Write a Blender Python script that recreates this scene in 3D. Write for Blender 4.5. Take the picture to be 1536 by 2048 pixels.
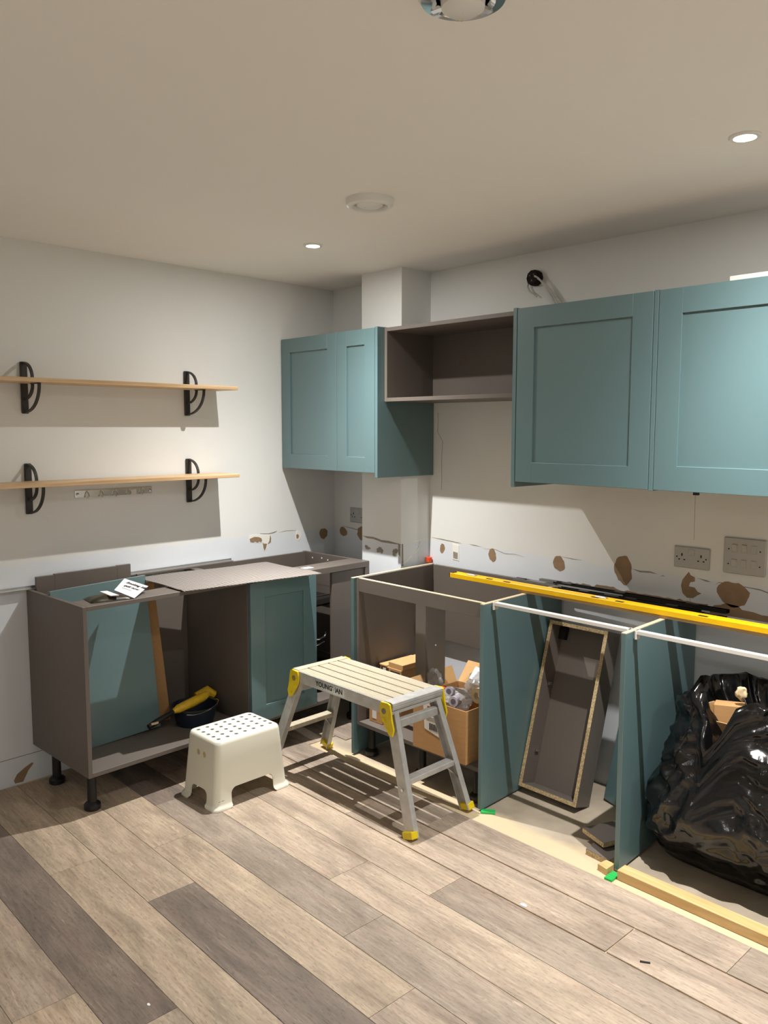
import bpy, bmesh, math, random
from mathutils import Vector, Matrix, noise
R = random.Random(7)
scene = bpy.context.scene
for o in list(bpy.data.objects):
    bpy.data.objects.remove(o)
COL = scene.collection

# ------------------------------------------------------------------ camera
CAM = Vector((3.7763, -3.1210, 1.5792)); YAW, PITCH, ROLL, FPX = 0.8194, -0.1022, 0.0010, 1636.7
_d = Vector((-math.sin(YAW)*math.cos(PITCH), math.cos(YAW)*math.cos(PITCH), math.sin(PITCH)))
_r = Vector((math.cos(YAW), math.sin(YAW), 0)); _u = _r.cross(_d)
_r2 = math.cos(ROLL)*_r + math.sin(ROLL)*_u; _u2 = -math.sin(ROLL)*_r + math.cos(ROLL)*_u
cd = bpy.data.cameras.new('camera'); co = bpy.data.objects.new('camera', cd); COL.objects.link(co)
cd.sensor_fit = 'HORIZONTAL'; cd.sensor_width = 36; cd.lens = FPX*36/1536; cd.clip_start = 0.05
m = Matrix.Identity(4)
for i in range(3):
    m[i][0], m[i][1], m[i][2], m[i][3] = _r2[i], _u2[i], -_d[i], CAM[i]
co.matrix_world = m
scene.camera = co

# ------------------------------------------------------------------ world, light, exposure
w = bpy.data.worlds.new('world'); scene.world = w; w.use_nodes = True
w.node_tree.nodes['Background'].inputs[0].default_value = (0.02, 0.02, 0.022, 1)
vs = scene.view_settings
vs.view_transform = 'Standard'; vs.look = 'None'; vs.gamma = 1; vs.use_curve_mapping = False
vs.exposure = 0.0
H = 2.377                      # ceiling height
LAMP_POWER = 355.0             # every ceiling downlight
LAMP_COL = (1.0, 0.975, 0.945)
BEAM_EXP, BEAM_SPILL = 7.0, 0.097
LAMPS_SEEN = [(0.868, -0.832), (2.743, -0.802)]
LAMPS_UNSEEN = [(4.62, -0.81), (4.62, -4.35), (2.743, -4.35)]   # grid continued to the right; last two are unseen fill lamps added for ambient light

# ------------------------------------------------------------------ helpers
TH = 0.0537                    # the left wall is a few degrees off square
FR = {'W': Matrix.Identity(4), 'L': Matrix.Rotation(TH, 4, 'Z')}
ORG = {}

class G:
    """collects shapes into one bmesh"""
    def __init__(s): s.b = bmesh.new()
    def box(s, x0, x1, y0, y1, z0, z1, bev=0.0):
        t = bmesh.new(); bmesh.ops.create_cube(t, size=1)
        for v in t.verts:
            v.co = Vector((x0+(v.co.x+.5)*(x1-x0), y0+(v.co.y+.5)*(y1-y0), z0+(v.co.z+.5)*(z1-z0)))
        if bev: bmesh.ops.bevel(t, geom=t.edges[:], offset=bev, segments=1, affect='EDGES')
        return s.add(t)
    def add(s, t, M=None):
        if M is not None: bmesh.ops.transform(t, matrix=M, verts=t.verts[:])
        me = bpy.data.meshes.new('tmp'); t.to_mesh(me); t.free(); s.b.from_mesh(me); bpy.data.meshes.remove(me); return s
    def cyl(s, p0, p1, r, n=20, r2=None):
        p0 = Vector(p0); p1 = Vector(p1); d = p1-p0
        t = bmesh.new(); bmesh.ops.create_cone(t, cap_ends=True, segments=n, radius1=r, radius2=r if r2 is None else r2, depth=d.length)
        return s.add(t, Matrix.Translation((p0+p1)/2) @ d.to_track_quat('Z', 'Y').to_matrix().to_4x4())
    def tube(s, pts, r, n=8):
        pts = [Vector(p) for p in pts]; t = bmesh.new(); rings = []; nrm = None
        for i, p in enumerate(pts):
            d = (pts[min(i+1, len(pts)-1)]-pts[max(i-1, 0)]).normalized()
            if nrm is None: nrm = d.orthogonal().normalized()
            nrm = (nrm-d*nrm.dot(d)).normalized(); bn = d.cross(nrm)
            rr = r[i] if isinstance(r, (list, tuple)) else r
            rings.append([t.verts.new(p+rr*(math.cos(a)*nrm+math.sin(a)*bn)) for a in [2*math.pi*k/n for k in range(n)]])
        for a, b in zip(rings, rings[1:]):
            for k in range(n): t.faces.new((a[k], a[(k+1) % n], b[(k+1) % n], b[k]))
        t.faces.new(rings[0][::-1]); t.faces.new(rings[-1]); return s.add(t)
    def prism(s, poly, f0, f1):
        """poly: list of 2d points, f0/f1 map (a,b)->3d for the two caps"""
        t = bmesh.new(); A = [t.verts.new(f0(*p)) for p in poly]; B = [t.verts.new(f1(*p)) for p in poly]; n = len(poly)
        t.faces.new(A[::-1]); t.faces.new(B)
        for k in range(n): t.faces.new((A[k], A[(k+1) % n], B[(k+1) % n], B[k]))
        bmesh.ops.recalc_face_normals(t, faces=t.faces[:]); return s.add(t)
    def beam(s, p0, p1, wd, th, side, bev=0.0):
        """bar with rectangular section; side = direction of the width"""
        p0 = Vector(p0); p1 = Vector(p1); d = (p1-p0); L = d.length; d.normalize()
        sd = Vector(side); sd = (sd-d*sd.dot(d)).normalized(); n = d.cross(sd)
        t = bmesh.new(); bmesh.ops.create_cube(t, size=1)
        for v in t.verts: v.co = Vector((v.co.x*wd, v.co.y*th, v.co.z*L))
        if bev: bmesh.ops.bevel(t, geom=t.edges[:], offset=bev, segments=1, affect='EDGES')
        M = Matrix.Identity(4); c = (p0+p1)/2
        for i in range(3): M[i][0], M[i][1], M[i][2], M[i][3] = sd[i], n[i], d[i], c[i]
        return s.add(t, M)
    def lathe(s, prof, c, n=40, axis='Z', caps=True):
        t = bmesh.new(); rings = []
        for r, z in prof:
            ring = []
            for k in range(n):
                a = 2*math.pi*k/n; x, y = r*math.cos(a), r*math.sin(a)
                v = {'Z': (x, y, z), 'Y': (x, z, y), 'X': (z, x, y)}[axis]
                ring.append(t.verts.new(Vector(c)+Vector(v)))
            rings.append(ring)
        for a, b in zip(rings, rings[1:]):
            for k in range(n): t.faces.new((a[k], a[(k+1) % n], b[(k+1) % n], b[k]))
        if caps: t.faces.new(rings[0][::-1]); t.faces.new(rings[-1])
        bmesh.ops.recalc_face_normals(t, faces=t.faces[:]); return s.add(t)
    def mesh(s, name, org=(0, 0, 0), sharp=0.6):
        bmesh.ops.translate(s.b, verts=s.b.verts[:], vec=-Vector(org))
        me = bpy.data.meshes.new(name); s.b.to_mesh(me); s.b.free()
        for p in me.polygons: p.use_smooth = True
        me.set_sharp_from_angle(angle=sharp); return me
    def part(s, name, mat, parent, label=None, sharp=0.6):
        me = s.mesh(name, ORG[parent.name], sharp)
        return mkpart(name, me, mat, parent, label)
    def solo(s, name, mat, label, cat, loc, frame='W', rz=0, group=None, sharp=0.6):
        o = bpy.data.objects.new(name, s.mesh(name, loc, sharp)); COL.objects.link(o); o.data.materials.append(mat)
        o.matrix_world = FR[frame] @ Matrix.Translation(loc) @ Matrix.Rotation(rz, 4, 'Z'); ORG[o.name] = Vector(loc)
        tag(o, label, cat, group); return o
    def struct(s, name, mat, frame='W', parent=None):
        o = bpy.data.objects.new(name, s.mesh(name)); COL.objects.link(o); o.data.materials.append(mat)
        if parent: o.parent = parent
        else: o['kind'] = 'structure'; o.matrix_world = FR[frame]
        ORG[o.name] = Vector((0, 0, 0)); return o

def mkpart(name, me, mat, parent, label=None):
    o = bpy.data.objects.new(name, me); COL.objects.link(o)
    if mat and not me.materials: me.materials.append(mat)
    o.parent = parent; ORG[o.name] = ORG[parent.name]
    if label: o['label'] = label
    return o
def tag(o, label, cat, group=None):
    o['label'] = label; o['category'] = cat
    if group: o['group'] = group
def thing(name, label, cat, loc, frame='W', rz=0, group=None, tilt=None):
    o = bpy.data.objects.new(name, None); COL.objects.link(o); o.empty_display_size = .05
    o.matrix_world = FR[frame] @ Matrix.Translation(loc) @ Matrix.Rotation(rz, 4, 'Z') @ (tilt or Matrix.Identity(4))
    ORG[o.name] = Vector(loc); tag(o, label, cat, group); return o
def dup(root, delta, label, frame='W', rz=0):
    """copy of a thing with its parts and sub-parts, moved by delta in its own frame"""
    r = root.copy(); COL.objects.link(r)
    loc = ORG[root.name]+Vector(delta); ORG[r.name] = loc; r['label'] = label
    r.matrix_world = FR[frame] @ Matrix.Translation(loc) @ Matrix.Rotation(rz, 4, 'Z')
    for ch in list(root.children):
        c = ch.copy(); COL.objects.link(c); c.parent = r
        for g in list(ch.children):
            d = g.copy(); COL.objects.link(d); d.parent = c
    return r
def evaluated(me, mods):
    o = bpy.data.objects.new('tmp', me); COL.objects.link(o); tmp = [o]
    for kind, kw in mods:
        md = o.modifiers.new(kind, kind)
        for k, v in kw.items(): setattr(md, k, v)
    bpy.context.view_layer.update()
    dg = bpy.context.evaluated_depsgraph_get()
    r = bpy.data.meshes.new_from_object(o.evaluated_get(dg)); bpy.data.objects.remove(o); return r
def text_mesh(txt, size, bold=0.0):
    c = bpy.data.curves.new('lettering', 'FONT'); c.body = txt; c.size = size; c.offset = bold; c.extrude = 0.0004
    c.align_x = 'CENTER'; c.align_y = 'CENTER'; c.resolution_u = 3
    o = bpy.data.objects.new('tmp', c); COL.objects.link(o); bpy.context.view_layer.update()
    me = bpy.data.meshes.new_from_object(o.evaluated_get(bpy.context.evaluated_depsgraph_get())); bpy.data.objects.remove(o); return me

# ------------------------------------------------------------------ materials
def srgb(r, g, b):
    f = lambda c: (c/12.92 if c <= .04045 else ((c+.055)/1.055)**2.4)
    return (f(r/255), f(g/255), f(b/255), 1)
def pm(name, col, rough=.5, metal=0.0, var=0.0, scale=30, bump=0.0, bscale=200, spec=.5, stretch=(1, 1, 1), coat=0, coords='Object'):
    mt = bpy.data.materials.new(name); mt.use_nodes = True; nt = mt.node_tree; N = nt.nodes; Lk = nt.links
    p = N['Principled BSDF']; p.inputs['Base Color'].default_value = col; p.inputs['Roughness'].default_value = rough
    p.inputs['Metallic'].default_value = metal; p.inputs['Specular IOR Level'].default_value = spec; p.inputs['Coat Weight'].default_value = coat
    if var or bump:
        tc = N.new('ShaderNodeTexCoord'); mp = N.new('ShaderNodeMapping'); mp.inputs['Scale'].default_value = stretch
        Lk.new(tc.outputs[coords], mp.inputs[0])
    if var:
        nz = N.new('ShaderNodeTexNoise'); nz.inputs['Scale'].default_value = scale; nz.inputs['Detail'].default_value = 6
        Lk.new(mp.outputs[0], nz.inputs['Vector'])
        mx = N.new('ShaderNodeMix'); mx.data_type = 'RGBA'
        mx.inputs[6].default_value = tuple(c*(1-var) for c in col[:3])+(1,); mx.inputs[7].default_value = tuple(min(1, c*(1+var)) for c in col[:3])+(1,)
        rmp = N.new('ShaderNodeMapRange'); rmp.inputs[1].default_value = .3; rmp.inputs[2].default_value = .7
        Lk.new(nz.outputs[0], rmp.inputs[0]); Lk.new(rmp.outputs[0], mx.inputs[0]); Lk.new(mx.outputs[2], p.inputs['Base Color'])
    if bump:
        n2 = N.new('ShaderNodeTexNoise'); n2.inputs['Scale'].default_value = bscale; n2.inputs['Detail'].default_value = 4
        Lk.new(mp.outputs[0], n2.inputs['Vector']); bp = N.new('ShaderNodeBump'); bp.inputs['Strength'].default_value = bump; bp.inputs['Distance'].default_value = .002
        Lk.new(n2.outputs[0], bp.inputs['Height']); Lk.new(bp.outputs[0], p.inputs['Normal'])
    return mt
def emis(name, col, strength):
    mt = pm(name, col); p = mt.node_tree.nodes['Principled BSDF']
    p.inputs['Emission Color'].default_value = col; p.inputs['Emission Strength'].default_value = strength; return mt

def wall_mat(name, upper, lower, zline):
    """painted plaster; below the old worktop line the paint is missing and a cooler white shows"""
    mt = bpy.data.materials.new(name); mt.use_nodes = True; nt = mt.node_tree; N = nt.nodes; Lk = nt.links; p = N['Principled BSDF']
    p.inputs['Roughness'].default_value = .75; p.inputs['Specular IOR Level'].default_value = .25
    g = N.new('ShaderNodeNewGeometry'); sx = N.new('ShaderNodeSeparateXYZ'); Lk.new(g.outputs['Position'], sx.inputs[0])
    nz = N.new('ShaderNodeTexNoise'); nz.inputs['Scale'].default_value = 9; nz.inputs['Detail'].default_value = 5; Lk.new(g.outputs['Position'], nz.inputs['Vector'])
    ad = N.new('ShaderNodeMath'); ad.operation = 'MULTIPLY_ADD'; Lk.new(nz.outputs[0], ad.inputs[0]); ad.inputs[1].default_value = .06; Lk.new(sx.outputs[2], ad.inputs[2])
    mr = N.new('ShaderNodeMapRange'); mr.inputs[1].default_value = zline+.024; mr.inputs[2].default_value = zline+.036; Lk.new(ad.outputs[0], mr.inputs[0])
    mx = N.new('ShaderNodeMix'); mx.data_type = 'RGBA'; mx.inputs[6].default_value = lower; mx.inputs[7].default_value = upper; Lk.new(mr.outputs[0], mx.inputs[0])
    n3 = N.new('ShaderNodeTexNoise'); n3.inputs['Scale'].default_value = 2.2; n3.inputs['Detail'].default_value = 7; Lk.new(g.outputs['Position'], n3.inputs['Vector'])
    m2 = N.new('ShaderNodeMix'); m2.data_type = 'RGBA'; m2.blend_type = 'MULTIPLY'; m2.inputs[0].default_value = 1
    r3 = N.new('ShaderNodeMapRange'); r3.inputs[1].default_value = .3; r3.inputs[2].default_value = .7; r3.inputs[3].default_value = .96; r3.inputs[4].default_value = 1.0
    Lk.new(n3.outputs[0], r3.inputs[0]); cb = N.new('ShaderNodeCombineColor')
    for i in range(3): Lk.new(r3.outputs[0], cb.inputs[i])
    Lk.new(mx.outputs[2], m2.inputs[6]); Lk.new(cb.outputs[0], m2.inputs[7]); Lk.new(m2.outputs[2], p.inputs['Base Color'])
    n2 = N.new('ShaderNodeTexNoise'); n2.inputs['Scale'].default_value = 60; n2.inputs['Detail'].default_value = 3; Lk.new(g.outputs['Position'], n2.inputs['Vector'])
    bp = N.new('ShaderNodeBump'); bp.inputs['Strength'].default_value = .08; bp.inputs['Distance'].default_value = .004; Lk.new(n2.outputs[0], bp.inputs['Height']); Lk.new(bp.outputs[0], p.inputs['Normal'])
    return mt
def plank_mat():
    mt = bpy.data.materials.new('vinyl_plank'); mt.use_nodes = True; nt = mt.node_tree; N = nt.nodes; Lk = nt.links; p = N['Principled BSDF']
    p.inputs['Roughness'].default_value = .5; p.inputs['Specular IOR Level'].default_value = .35
    oi = N.new('ShaderNodeObjectInfo'); g = N.new('ShaderNodeNewGeometry')
    off = N.new('ShaderNodeVectorMath'); off.operation = 'SCALE'; off.inputs[0].default_value = (37, 19, 5); Lk.new(oi.outputs['Random'], off.inputs['Scale'])
    av = N.new('ShaderNodeVectorMath'); Lk.new(g.outputs['Position'], av.inputs[0]); Lk.new(off.outputs[0], av.inputs[1])
    def nz(sc, det, stretch, dist=0):
        mp = N.new('ShaderNodeMapping'); mp.inputs['Scale'].default_value = stretch; Lk.new(av.outputs[0], mp.inputs[0])
        n = N.new('ShaderNodeTexNoise'); n.inputs['Scale'].default_value = sc; n.inputs['Detail'].default_value = det; n.inputs['Distortion'].default_value = dist
        Lk.new(mp.outputs[0], n.inputs['Vector']); return n
    def mr(src, a, b, c, d):
        r = N.new('ShaderNodeMapRange'); Lk.new(src, r.inputs[0])
        for i, v in zip((1, 2, 3, 4), (a, b, c, d)): r.inputs[i].default_value = v
        return r
    def mul(a, b):
        mm = N.new('ShaderNodeMath'); mm.operation = 'MULTIPLY'; Lk.new(a, mm.inputs[0]); Lk.new(b, mm.inputs[1]); return mm.outputs[0]
    coarse = mr(nz(1, 6, (2.4, 10, 1), .7).outputs[0], .3, .7, .68, 1.22)
    fine = mr(nz(1, 8, (11, 120, 1), .5).outputs[0], .3, .7, .80, 1.15)
    speck = mr(nz(1, 3, (55, 210, 1)).outputs[0], .54, .72, 1.0, .70)
    vein = mr(nz(1, 3, (6, 50, 1), 2.2).outputs[0], .64, .70, 1.0, 1.30)
    k = mul(mul(coarse.outputs[0], fine.outputs[0]), mul(speck.outputs[0], vein.outputs[0]))
    vm = N.new('ShaderNodeVectorMath'); vm.operation = 'SCALE'; Lk.new(oi.outputs['Color'], vm.inputs[0]); Lk.new(k, vm.inputs['Scale'])
    # pinkish streaks in the print
    st = mr(nz(1, 4, (3, 26, 1), .8).outputs[0], .5, .68, 0, .45)
    mx = N.new('ShaderNodeMix'); mx.data_type = 'RGBA'; Lk.new(st.outputs[0], mx.inputs[0]); Lk.new(vm.outputs[0], mx.inputs[6])
    m3 = N.new('ShaderNodeMix'); m3.data_type = 'RGBA'; m3.blend_type = 'MULTIPLY'; m3.inputs[0].default_value = 1; Lk.new(vm.outputs[0], m3.inputs[6]); m3.inputs[7].default_value = (.88, .78, .78, 1)
    Lk.new(m3.outputs[2], mx.inputs[7]); Lk.new(mx.outputs[2], p.inputs['Base Color'])
    bp = N.new('ShaderNodeBump'); bp.inputs['Strength'].default_value = .12; bp.inputs['Distance'].default_value = .001; Lk.new(fine.outputs[0], bp.inputs['Height']); Lk.new(bp.outputs[0], p.inputs['Normal'])
    return mt
def concrete_mat():
    mt = bpy.data.materials.new('concrete_screed'); mt.use_nodes = True; nt = mt.node_tree; N = nt.nodes; Lk = nt.links; p = N['Principled BSDF']
    p.inputs['Roughness'].default_value = .85; g = N.new('ShaderNodeNewGeometry')
    n1 = N.new('ShaderNodeTexNoise'); n1.inputs['Scale'].default_value = 5; n1.inputs['Detail'].default_value = 8; Lk.new(g.outputs['Position'], n1.inputs['Vector'])
    cr = N.new('ShaderNodeValToRGB'); e = cr.color_ramp.elements; e[0].position = .3; e[0].color = srgb(150, 138, 120); e[1].position = .7; e[1].color = srgb(184, 170, 150); Lk.new(n1.outputs[0], cr.inputs[0])
    # creamy levelling compound left along the front of the run
    sx = N.new('ShaderNodeSeparateXYZ'); Lk.new(g.outputs['Position'], sx.inputs[0])
    n2 = N.new('ShaderNodeTexNoise'); n2.inputs['Scale'].default_value = 3.5; n2.inputs['Detail'].default_value = 6; Lk.new(g.outputs['Position'], n2.inputs['Vector'])
    ma = N.new('ShaderNodeMath'); ma.operation = 'MULTIPLY_ADD'; Lk.new(n2.outputs[0], ma.inputs[0]); ma.inputs[1].default_value = .22; Lk.new(sx.outputs[1], ma.inputs[2])
    mr = N.new('ShaderNodeMapRange'); mr.inputs[1].default_value = -.50; mr.inputs[2].default_value = -.44; mr.inputs[3].default_value = 1; mr.inputs[4].default_value = 0; Lk.new(ma.outputs[0], mr.inputs[0])
    mx = N.new('ShaderNodeMix'); mx.data_type = 'RGBA'; Lk.new(mr.outputs[0], mx.inputs[0]); Lk.new(cr.outputs[0], mx.inputs[6]); mx.inputs[7].default_value = srgb(200, 181, 148); Lk.new(mx.outputs[2], p.inputs['Base Color'])
    n4 = N.new('ShaderNodeTexNoise'); n4.inputs['Scale'].default_value = 70; n4.inputs['Detail'].default_value = 5; Lk.new(g.outputs['Position'], n4.inputs['Vector'])
    bp = N.new('ShaderNodeBump'); bp.inputs['Strength'].default_value = .3; bp.inputs['Distance'].default_value = .003; Lk.new(n4.outputs[0], bp.inputs['Height']); Lk.new(bp.outputs[0], p.inputs['Normal'])
    return mt
def wood_mat(name, c0, c1, axis, rough=.5, sc=1.0):
    st = {'X': (3*sc, 45*sc, 45*sc), 'Y': (45*sc, 3*sc, 45*sc), 'Z': (45*sc, 45*sc, 3*sc)}[axis]
    mt = bpy.data.materials.new(name); mt.use_nodes = True; nt = mt.node_tree; N = nt.nodes; Lk = nt.links; p = N['Principled BSDF']; p.inputs['Roughness'].default_value = rough
    tc = N.new('ShaderNodeTexCoord'); mp = N.new('ShaderNodeMapping'); mp.inputs['Scale'].default_value = st; Lk.new(tc.outputs['Object'], mp.inputs[0])
    n = N.new('ShaderNodeTexNoise'); n.inputs['Scale'].default_value = 1; n.inputs['Detail'].default_value = 5; n.inputs['Distortion'].default_value = .7; Lk.new(mp.outputs[0], n.inputs['Vector'])
    cr = N.new('ShaderNodeValToRGB'); e = cr.color_ramp.elements; e[0].position = .3; e[0].color = c0; e[1].position = .68; e[1].color = c1; Lk.new(n.outputs[0], cr.inputs[0]); Lk.new(cr.outputs[0], p.inputs['Base Color']); return mt
def chip_mat():
    mt = bpy.data.materials.new('raw_chipboard'); mt.use_nodes = True; nt = mt.node_tree; N = nt.nodes; Lk = nt.links; p = N['Principled BSDF']; p.inputs['Roughness'].default_value = .9
    tc = N.new('ShaderNodeTexCoord'); v = N.new('ShaderNodeTexVoronoi'); v.inputs['Scale'].default_value = 260; Lk.new(tc.outputs['Object'], v.inputs['Vector'])
    cr = N.new('ShaderNodeValToRGB'); e = cr.color_ramp.elements; e[0].color = srgb(130, 108, 74); e[1].color = srgb(206, 184, 142); Lk.new(v.outputs['Color'], cr.inputs[0]); Lk.new(cr.outputs[0], p.inputs['Base Color']); return mt
def mat_mat():
    """embossed rubber liner: small diagonal studs"""
    mt = pm('embossed_liner', srgb(120, 113, 108), .6, spec=.4); nt = mt.node_tree; N = nt.nodes; Lk = nt.links; p = N['Principled BSDF']
    tc = N.new('ShaderNodeTexCoord'); mp = N.new('ShaderNodeMapping'); mp.inputs['Rotation'].default_value = (0, 0, .785); Lk.new(tc.outputs['Object'], mp.inputs[0])
    c = N.new('ShaderNodeTexChecker'); c.inputs['Scale'].default_value = 72; c.inputs[1].default_value = (1, 1, 1, 1); c.inputs[2].default_value = (0, 0, 0, 1); Lk.new(mp.outputs[0], c.inputs[0])
    mx = N.new('ShaderNodeMix'); mx.data_type = 'RGBA'; mx.inputs[6].default_value = srgb(98, 92, 88); mx.inputs[7].default_value = srgb(146, 139, 133); Lk.new(c.outputs[1], mx.inputs[0]); Lk.new(mx.outputs[2], p.inputs['Base Color'])
    bp = N.new('ShaderNodeBump'); bp.inputs['Strength'].default_value = .6; bp.inputs['Distance'].default_value = .002; Lk.new(c.outputs[1], bp.inputs['Height']); Lk.new(bp.outputs[0], p.inputs['Normal']); return mt

M = {}
M['wall'] = wall_mat('painted_wall', srgb(231, 232, 229), srgb(226, 231, 236), .985)
M['ceil'] = pm('ceiling_paint', srgb(245, 243, 237), .8, spec=.2, bump=.05, bscale=40)
M['plank'] = plank_mat(); M['concrete'] = concrete_mat()
M['teal'] = pm('teal_satin_paint', srgb(88, 115, 118), .38, spec=1.0, bump=.03, bscale=350)
M['grey'] = pm('grey_carcass_laminate', srgb(104, 96, 89), .5, var=.05, scale=3, bump=.06, bscale=300, stretch=(1, 1, .2))
M['edge'] = pm('pale_raw_edge', srgb(200, 184, 152), .7, var=.06, scale=60)
M['chip'] = chip_mat()
M['mdf'] = pm('brown_mdf', srgb(158, 120, 78), .8, var=.06, scale=80)
M['pine'] = wood_mat('pine_batten_wood', srgb(190, 152, 96), srgb(214, 184, 132), 'X', .6)
M['shelf'] = wood_mat('oak_shelf_wood', srgb(186, 152, 110), srgb(216, 186, 146), 'Y', .45)
M['iron'] = pm('cast_iron_black', srgb(58, 56, 54), .55, .3, bump=.3, bscale=120)
M['chrome'] = pm('chrome', srgb(215, 215, 212), .12, 1.0)
M['black'] = pm('black_plastic', srgb(18, 18, 19), .45)
M['blackmetal'] = pm('black_runner_metal', srgb(40, 38, 36), .4, .6)
M['silver'] = pm('brushed_aluminium', srgb(196, 196, 194), .35, .9, var=.06, scale=12)
M['alu'] = pm('scuffed_aluminium', srgb(192, 191, 188), .45, .45, var=.12, scale=26, bump=.12, bscale=90)
M['dusty'] = pm('dusty_aluminium_tread', srgb(186, 175, 153), .6, .15, var=.10, scale=22, stretch=(.4, 4, 1))
M['yellow'] = pm('yellow_plastic', srgb(222, 196, 22), .4, var=.08, scale=20)
M['ylevel'] = pm('yellow_enamel', srgb(230, 180, 8), .35, var=.05, scale=14)
M['ybrush'] = pm('worn_yellow_plastic', srgb(208, 168, 30), .5, var=.15, scale=40)
M['white'] = pm('white_plastic', srgb(232, 231, 226), .35)
M['bar'] = pm('white_powder_coat', srgb(220, 216, 208), .4)
M['stool'] = pm('cream_plastic', srgb(230, 228, 212), .38, spec=.5, bump=.03, bscale=500)
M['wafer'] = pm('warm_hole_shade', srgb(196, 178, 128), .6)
M['socket'] = pm('satin_steel_plate', srgb(178, 178, 176), .45, .15)
M['slot'] = pm('socket_slot', srgb(8, 8, 8), .7)
M['patch'] = pm('bare_brown_board', srgb(150, 124, 96), .9, var=.10, scale=30, bump=.3, bscale=120)
M['scar'] = pm('grey_scuff', srgb(150, 142, 132), .9, var=.15, scale=60)
M['putty'] = pm('white_filler', srgb(240, 238, 230), .85)
M['card'] = pm('corrugated_cardboard', srgb(186, 142, 92), .85, var=.06, scale=14, stretch=(1, 1, 6))
M['cardin'] = pm('cardboard_inside', srgb(200, 160, 108), .9, var=.05, scale=20)
M['label'] = pm('paper_label', srgb(226, 222, 214), .7)
M['ink'] = pm('black_ink', srgb(28, 26, 26), .7)
M['inkr'] = pm('faded_red_ink', srgb(150, 80, 60), .7)
M['kraft'] = pm('dark_brown_print', srgb(70, 50, 30), .8)
M['poly'] = pm('polythene_bag', srgb(205, 205, 202), .18, spec=.7)
_pb = M['poly'].node_tree.nodes['Principled BSDF']; _pb.inputs['Transmission Weight'].default_value = .55; _pb.inputs['Alpha'].default_value = .75
M['bag'] = pm('black_bin_liner', srgb(11, 11, 12), .17, spec=.6, bump=.55, bscale=38)
M['tubblue'] = pm('dark_blue_tub', srgb(26, 36, 52), .35)
M['orange'] = pm('orange_plastic', srgb(224, 78, 34), .4)
M['green'] = pm('green_plastic', srgb(40, 176, 84), .4)
M['brown'] = pm('bakelite_brown', srgb(34, 20, 17), .7, spec=.2)
M['cable'] = pm('grey_cable', srgb(196, 194, 188), .45)
M['pouch'] = pm('dark_foil_pouch', srgb(44, 38, 24), .35, bump=.3, bscale=50)
M['paper'] = pm('white_paper', srgb(238, 236, 238), .7)
M['lens'] = emis('lit_lamp_lens', (1.0, .9, .76, 1), 26.0)
M['liner'] = mat_mat()
M['foil'] = pm('grey_purple_foil', srgb(176, 170, 180), .3, spec=.6)
M['core'] = pm('dull_roll_core', srgb(92, 82, 92), .7)
M['skin_y'] = pm('cream_roll', srgb(214, 190, 150), .6)

# ------------------------------------------------------------------ room shell
XR, YF = 5.9, -5.6
g = G(); g.box(-.35, XR+.1, YF-.1, .12, -.12, -.005); floor = g.struct('floor', M['concrete'])
g = G(); g.box(-.35, XR+.1, YF-.1, .12, H, H+.1); g.struct('ceiling', M['ceil'])
g = G(); g.box(-.2, XR+.1, 0, .12, -.12, H); wall_back = g.struct('wall_back', M['wall'])
g = G(); g.box(-.12, 0, -5.9, 0.02, -.12, H); wall_left = g.struct('wall_left', M['wall'], 'L')
g = G(); g.box(XR, XR+.1, YF-.1, .12, -.12, H); g.struct('wall_right', M['wall'])
g = G(); g.box(-.35, XR+.1, YF-.1, YF, -.12, H); g.struct('wall_front', M['wall'])
BX0, BX1, BD = .488, .788, .210
g = G(); g.box(BX0, BX1, -BD, .01, -.005, H); boxing = g.struct('wall_boxing', M['wall'])

# floor planks: rows along x, butt joints as laid
PL = 1.22; PW = .1765
rows = [(-.688, 1.604), (-.862, 1.312), (-1.034, 1.958), (-1.212, 1.65), (-1.398, 1.933), (-1.572, 1.030), (-1.75, 1.342), (-1.928, .955), (-2.105, .642)]
y = -2.105
while y > YF-.1:
    y -= PW; rows.append((y, R.uniform(0, PL)))
TAN, LTAN, MID, GRY, DRK = srgb(178, 161, 142), srgb(182, 164, 142), srgb(169, 153, 136), srgb(159, 145, 130), srgb(131, 118, 107)
fix = {(0, 1): MID, (0, 0): GRY, (0, 2): GRY, (1, 0): TAN, (1, 1): MID, (1, 2): MID, (2, 0): TAN, (2, 1): GRY, (2, 2): LTAN, (3, 0): TAN, (3, 1): TAN, (3, 2): MID,
       (4, 0): GRY, (4, 1): GRY, (4, 2): TAN, (5, 0): LTAN, (5, 1): LTAN, (5, 2): MID, (6, 0): LTAN, (6, 1): DRK, (6, 2): DRK, (7, 0): LTAN, (7, 1): LTAN, (7, 2): LTAN, (8, 0): DRK, (8, 1): DRK, (8, 2): TAN}
cache = {}
def plank(x0, x1, y0, y1, col):
    key = (round(x1-x0, 3), round(y1-y0, 3))
    if key not in cache:
        gg = G(); gg.box(0, x1-x0, 0, y1-y0, -.005, 0, .0006); cache[key] = gg.mesh('plank'); cache[key].materials.append(M['plank'])
    o = bpy.data.objects.new('plank', cache[key]); COL.objects.link(o); o.parent = floor; o.location = (x0, y0, 0); o.color = col
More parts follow.
